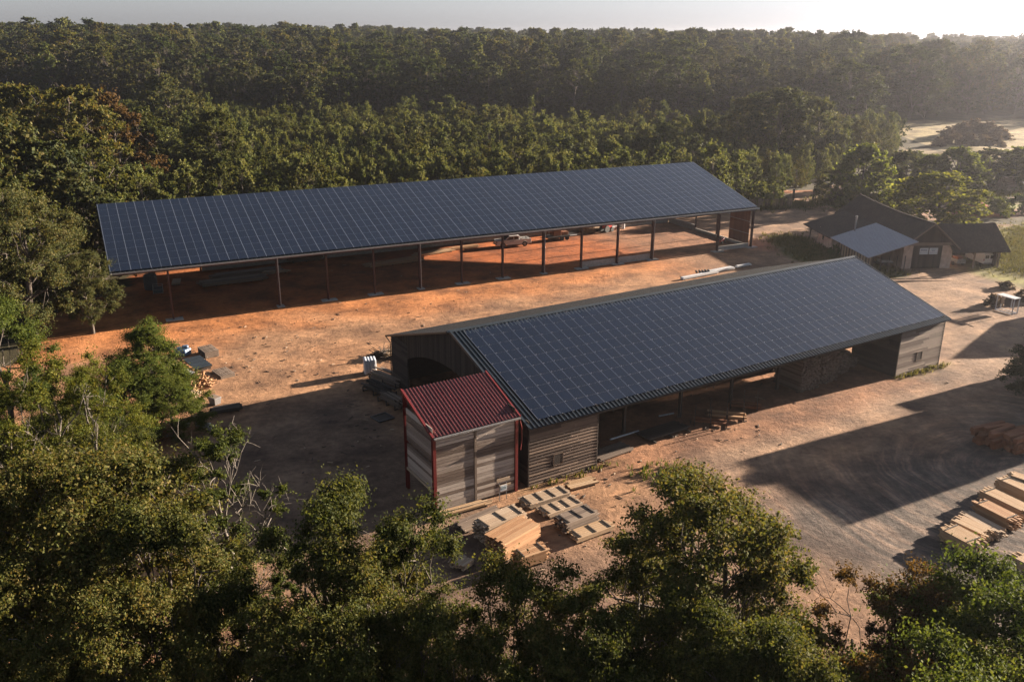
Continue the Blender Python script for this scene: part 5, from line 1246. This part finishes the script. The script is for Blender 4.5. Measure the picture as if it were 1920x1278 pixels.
# left woodland edge near the shed
lw = [(30,150,23,'mapleG','tall light green tree at the far left of the wood edge'),(130,152,23,'mapleG','broad light green tree second from the left at the wood edge'),(200,165,21,'fieldoakR','golden brown tree beside the light green ones'),(60,240,19,'fieldoak','dark tree below the tall light green ones'),(150,235,18,'mapleG','leafy tree right below the broad light green tree'),
      (20,320,16,'mapleG','light green tree at the left edge above the forked dark tree'),(255,190,18,'mapleG','rounded olive tree right of the golden brown tree'),(-30,200,22,'fieldoak','dark tree at the left photo edge'),(400,195,17,'mapleG','pale olive spreading tree rising over the young wood'),(110,300,15,'fieldoak','dark tree beside the start of the long roof'),(1620,215,12,'mapleG','olive tree at the right end of the young wood'),(300,140,20,'fieldoak','round dark green tree in front of the dark forest gap'),
      (-60,300,18,'fieldoak','tree outside the left photo edge'),(160,330,13,'fieldoak','low dark tree at the roof corner of the long shed')]
for px, py, H, key, lb in lw:
    l = G(px, py, H+1.5); l.z = float(terr(l.x, l.y)); d0 = l.length
    place_tree(key, l, H, 'woodland_tree', lb, 'tree', wide=1.0)
# ------------------------------------------------------------------ old forest
X, Y = jitter_grid(-760, 820, 286, 1050, 13.5)
yl = 330+10*np.sin(X*.03)+np.where(X > 60, -22, 0)+np.where(X < -40, -20, 0)
fieldm = inpoly(X, Y, [(100, 230), (126, 318), (160, 338), (260, 352), (300, 352), (300, 200)])
ok = (Y > yl) & (np.abs(X) < .64*Y+30) & ~fieldm
X, Y = X[ok], Y[ok]
# the wood's wall round the field
o_ = np.argsort(np.hypot(X, Y)); X, Y = X[o_], Y[o_]; Z = terr(X, Y)
H_ = 17+4.5*vnoise(X+900, Y, 35, 12)+rng.uniform(-4.5, 4.2, len(X)); H_ *= 1+.06*sm(60, 160, X)*sm(400, 320, Y)
n2_ = 170
for i in range(n2_):
    k = rng.choice(6, p=[.26, .24, .2, .14, .1, .06]); jm(WK[k], X[i], Y[i], Z[i], H_[i]/20, 'forest_tree', 'big round-crowned tree in the front rows of the old forest beyond the young wood', 'tree', 'trees at the edge of the old forest', rng.uniform(1.0, 1.3))
srcs = []
for kk in (0, 1, 2, 3, 0, 4, 1, 5):
    c = [o for o in bpy.data.objects if o.type == 'MESH' and o.data == WK[kk]]
    if c: srcs.append(c[0])
scatter('forest', X[n2_:], Y[n2_:], Z[n2_:], H_[n2_:]/20, srcs, 'old forest canopy reaching to the horizon', 'forest')
# weeds and grass tufts
rng = np.random.RandomState(9)
def tufts(name, pts, n, size, hh, mat, label, spread):
    V = []; 
    for _ in range(n):
        k = rng.randint(len(pts)-1); t = rng.rand(); c = np.array(pts[k][:2])*(1-t)+np.array(pts[k+1][:2])*t+rng.normal(size=2)*spread
        for b in range(6):
            a = rng.rand()*6.28; d = np.array((math.cos(a), math.sin(a))); h = hh*rng.uniform(.5, 1.2); r0 = size*rng.rand()
            p = np.array((*(c+d*r0), 0)); q = p+np.array((d[0]*h*.5, d[1]*h*.5, h)); w2 = np.array((-d[1], d[0], 0))*.05
            V += [p-w2, p+w2, q+w2*.4, q-w2*.4]
    V = np.array(V); me = mesh_np(name, V, np.arange(len(V)).reshape(-1, 4), [M[mat]]); o = bpy.data.objects.new(name, me); COL.objects.link(o); return tag(o, label, 'weeds', kind='stuff')
tufts('weeds', [b2(-.2, -.5), b2(8.2, -.5)], 26, .2, .28, 'grass_mat', 'weeds along the foot of the left barn room', .25)
tufts('weeds', [b2(44, -.4), b2(52.5, -.5)], 60, .25, .28, 'grass_mat', 'yellow weeds along the foot of the right barn room', .25)
tufts('weeds', [b2(9, -3.6), b2(12, -4.4)], 90, .3, .35, 'leaf_yellow', 'thin weeds on the earth by the single board layer', .9)
tufts('grass', [(47,149,0),(47.5,139,0),(49.5,131,0),(54,126,0)], 2600, .5, .4, 'grass_mat', 'green grass verge along the workshop side', 1.9)
tufts('grass', [(76,126,0),(82,136,0),(88,148,0),(98,158,0)], 3000, .5, .35, 'grass_mat', 'sunlit grass right of the carport', 3)
tufts('grass', [(66,182,0),(80,184,0),(96,192,0),(120,200,0)], 2600, .5, .6, 'grass_mat', 'grass strip under the hedge trees', 3.5)
tufts('grass', [(60,180,0),(52,178,0),(42,175,0)], 900, .5, .7, 'grass_mat', 'grass around the upright pallets', 1.8)
# ------------------------------------------------------------------ haze
if HAZE:
    hb = MB(); hb.box(-2500, 2500, -160, 2600, -3, 46)
    hm = bpy.data.materials.new('haze'); hm.use_nodes = True; t = hm.node_tree; t.nodes.clear()
    o = t.nodes.new('ShaderNodeOutputMaterial'); pv = t.nodes.new('ShaderNodeVolumePrincipled'); t.links.new(pv.outputs[0], o.inputs['Volume'])
    pv.inputs['Color'].default_value = (.88, .90, 1.0, 1); pv.inputs['Density'].default_value = .00017; pv.inputs['Anisotropy'].default_value = .85
    ho = hb.build('haze', hm); tag(ho, 'thin morning haze over the whole place', 'haze', kind='stuff')
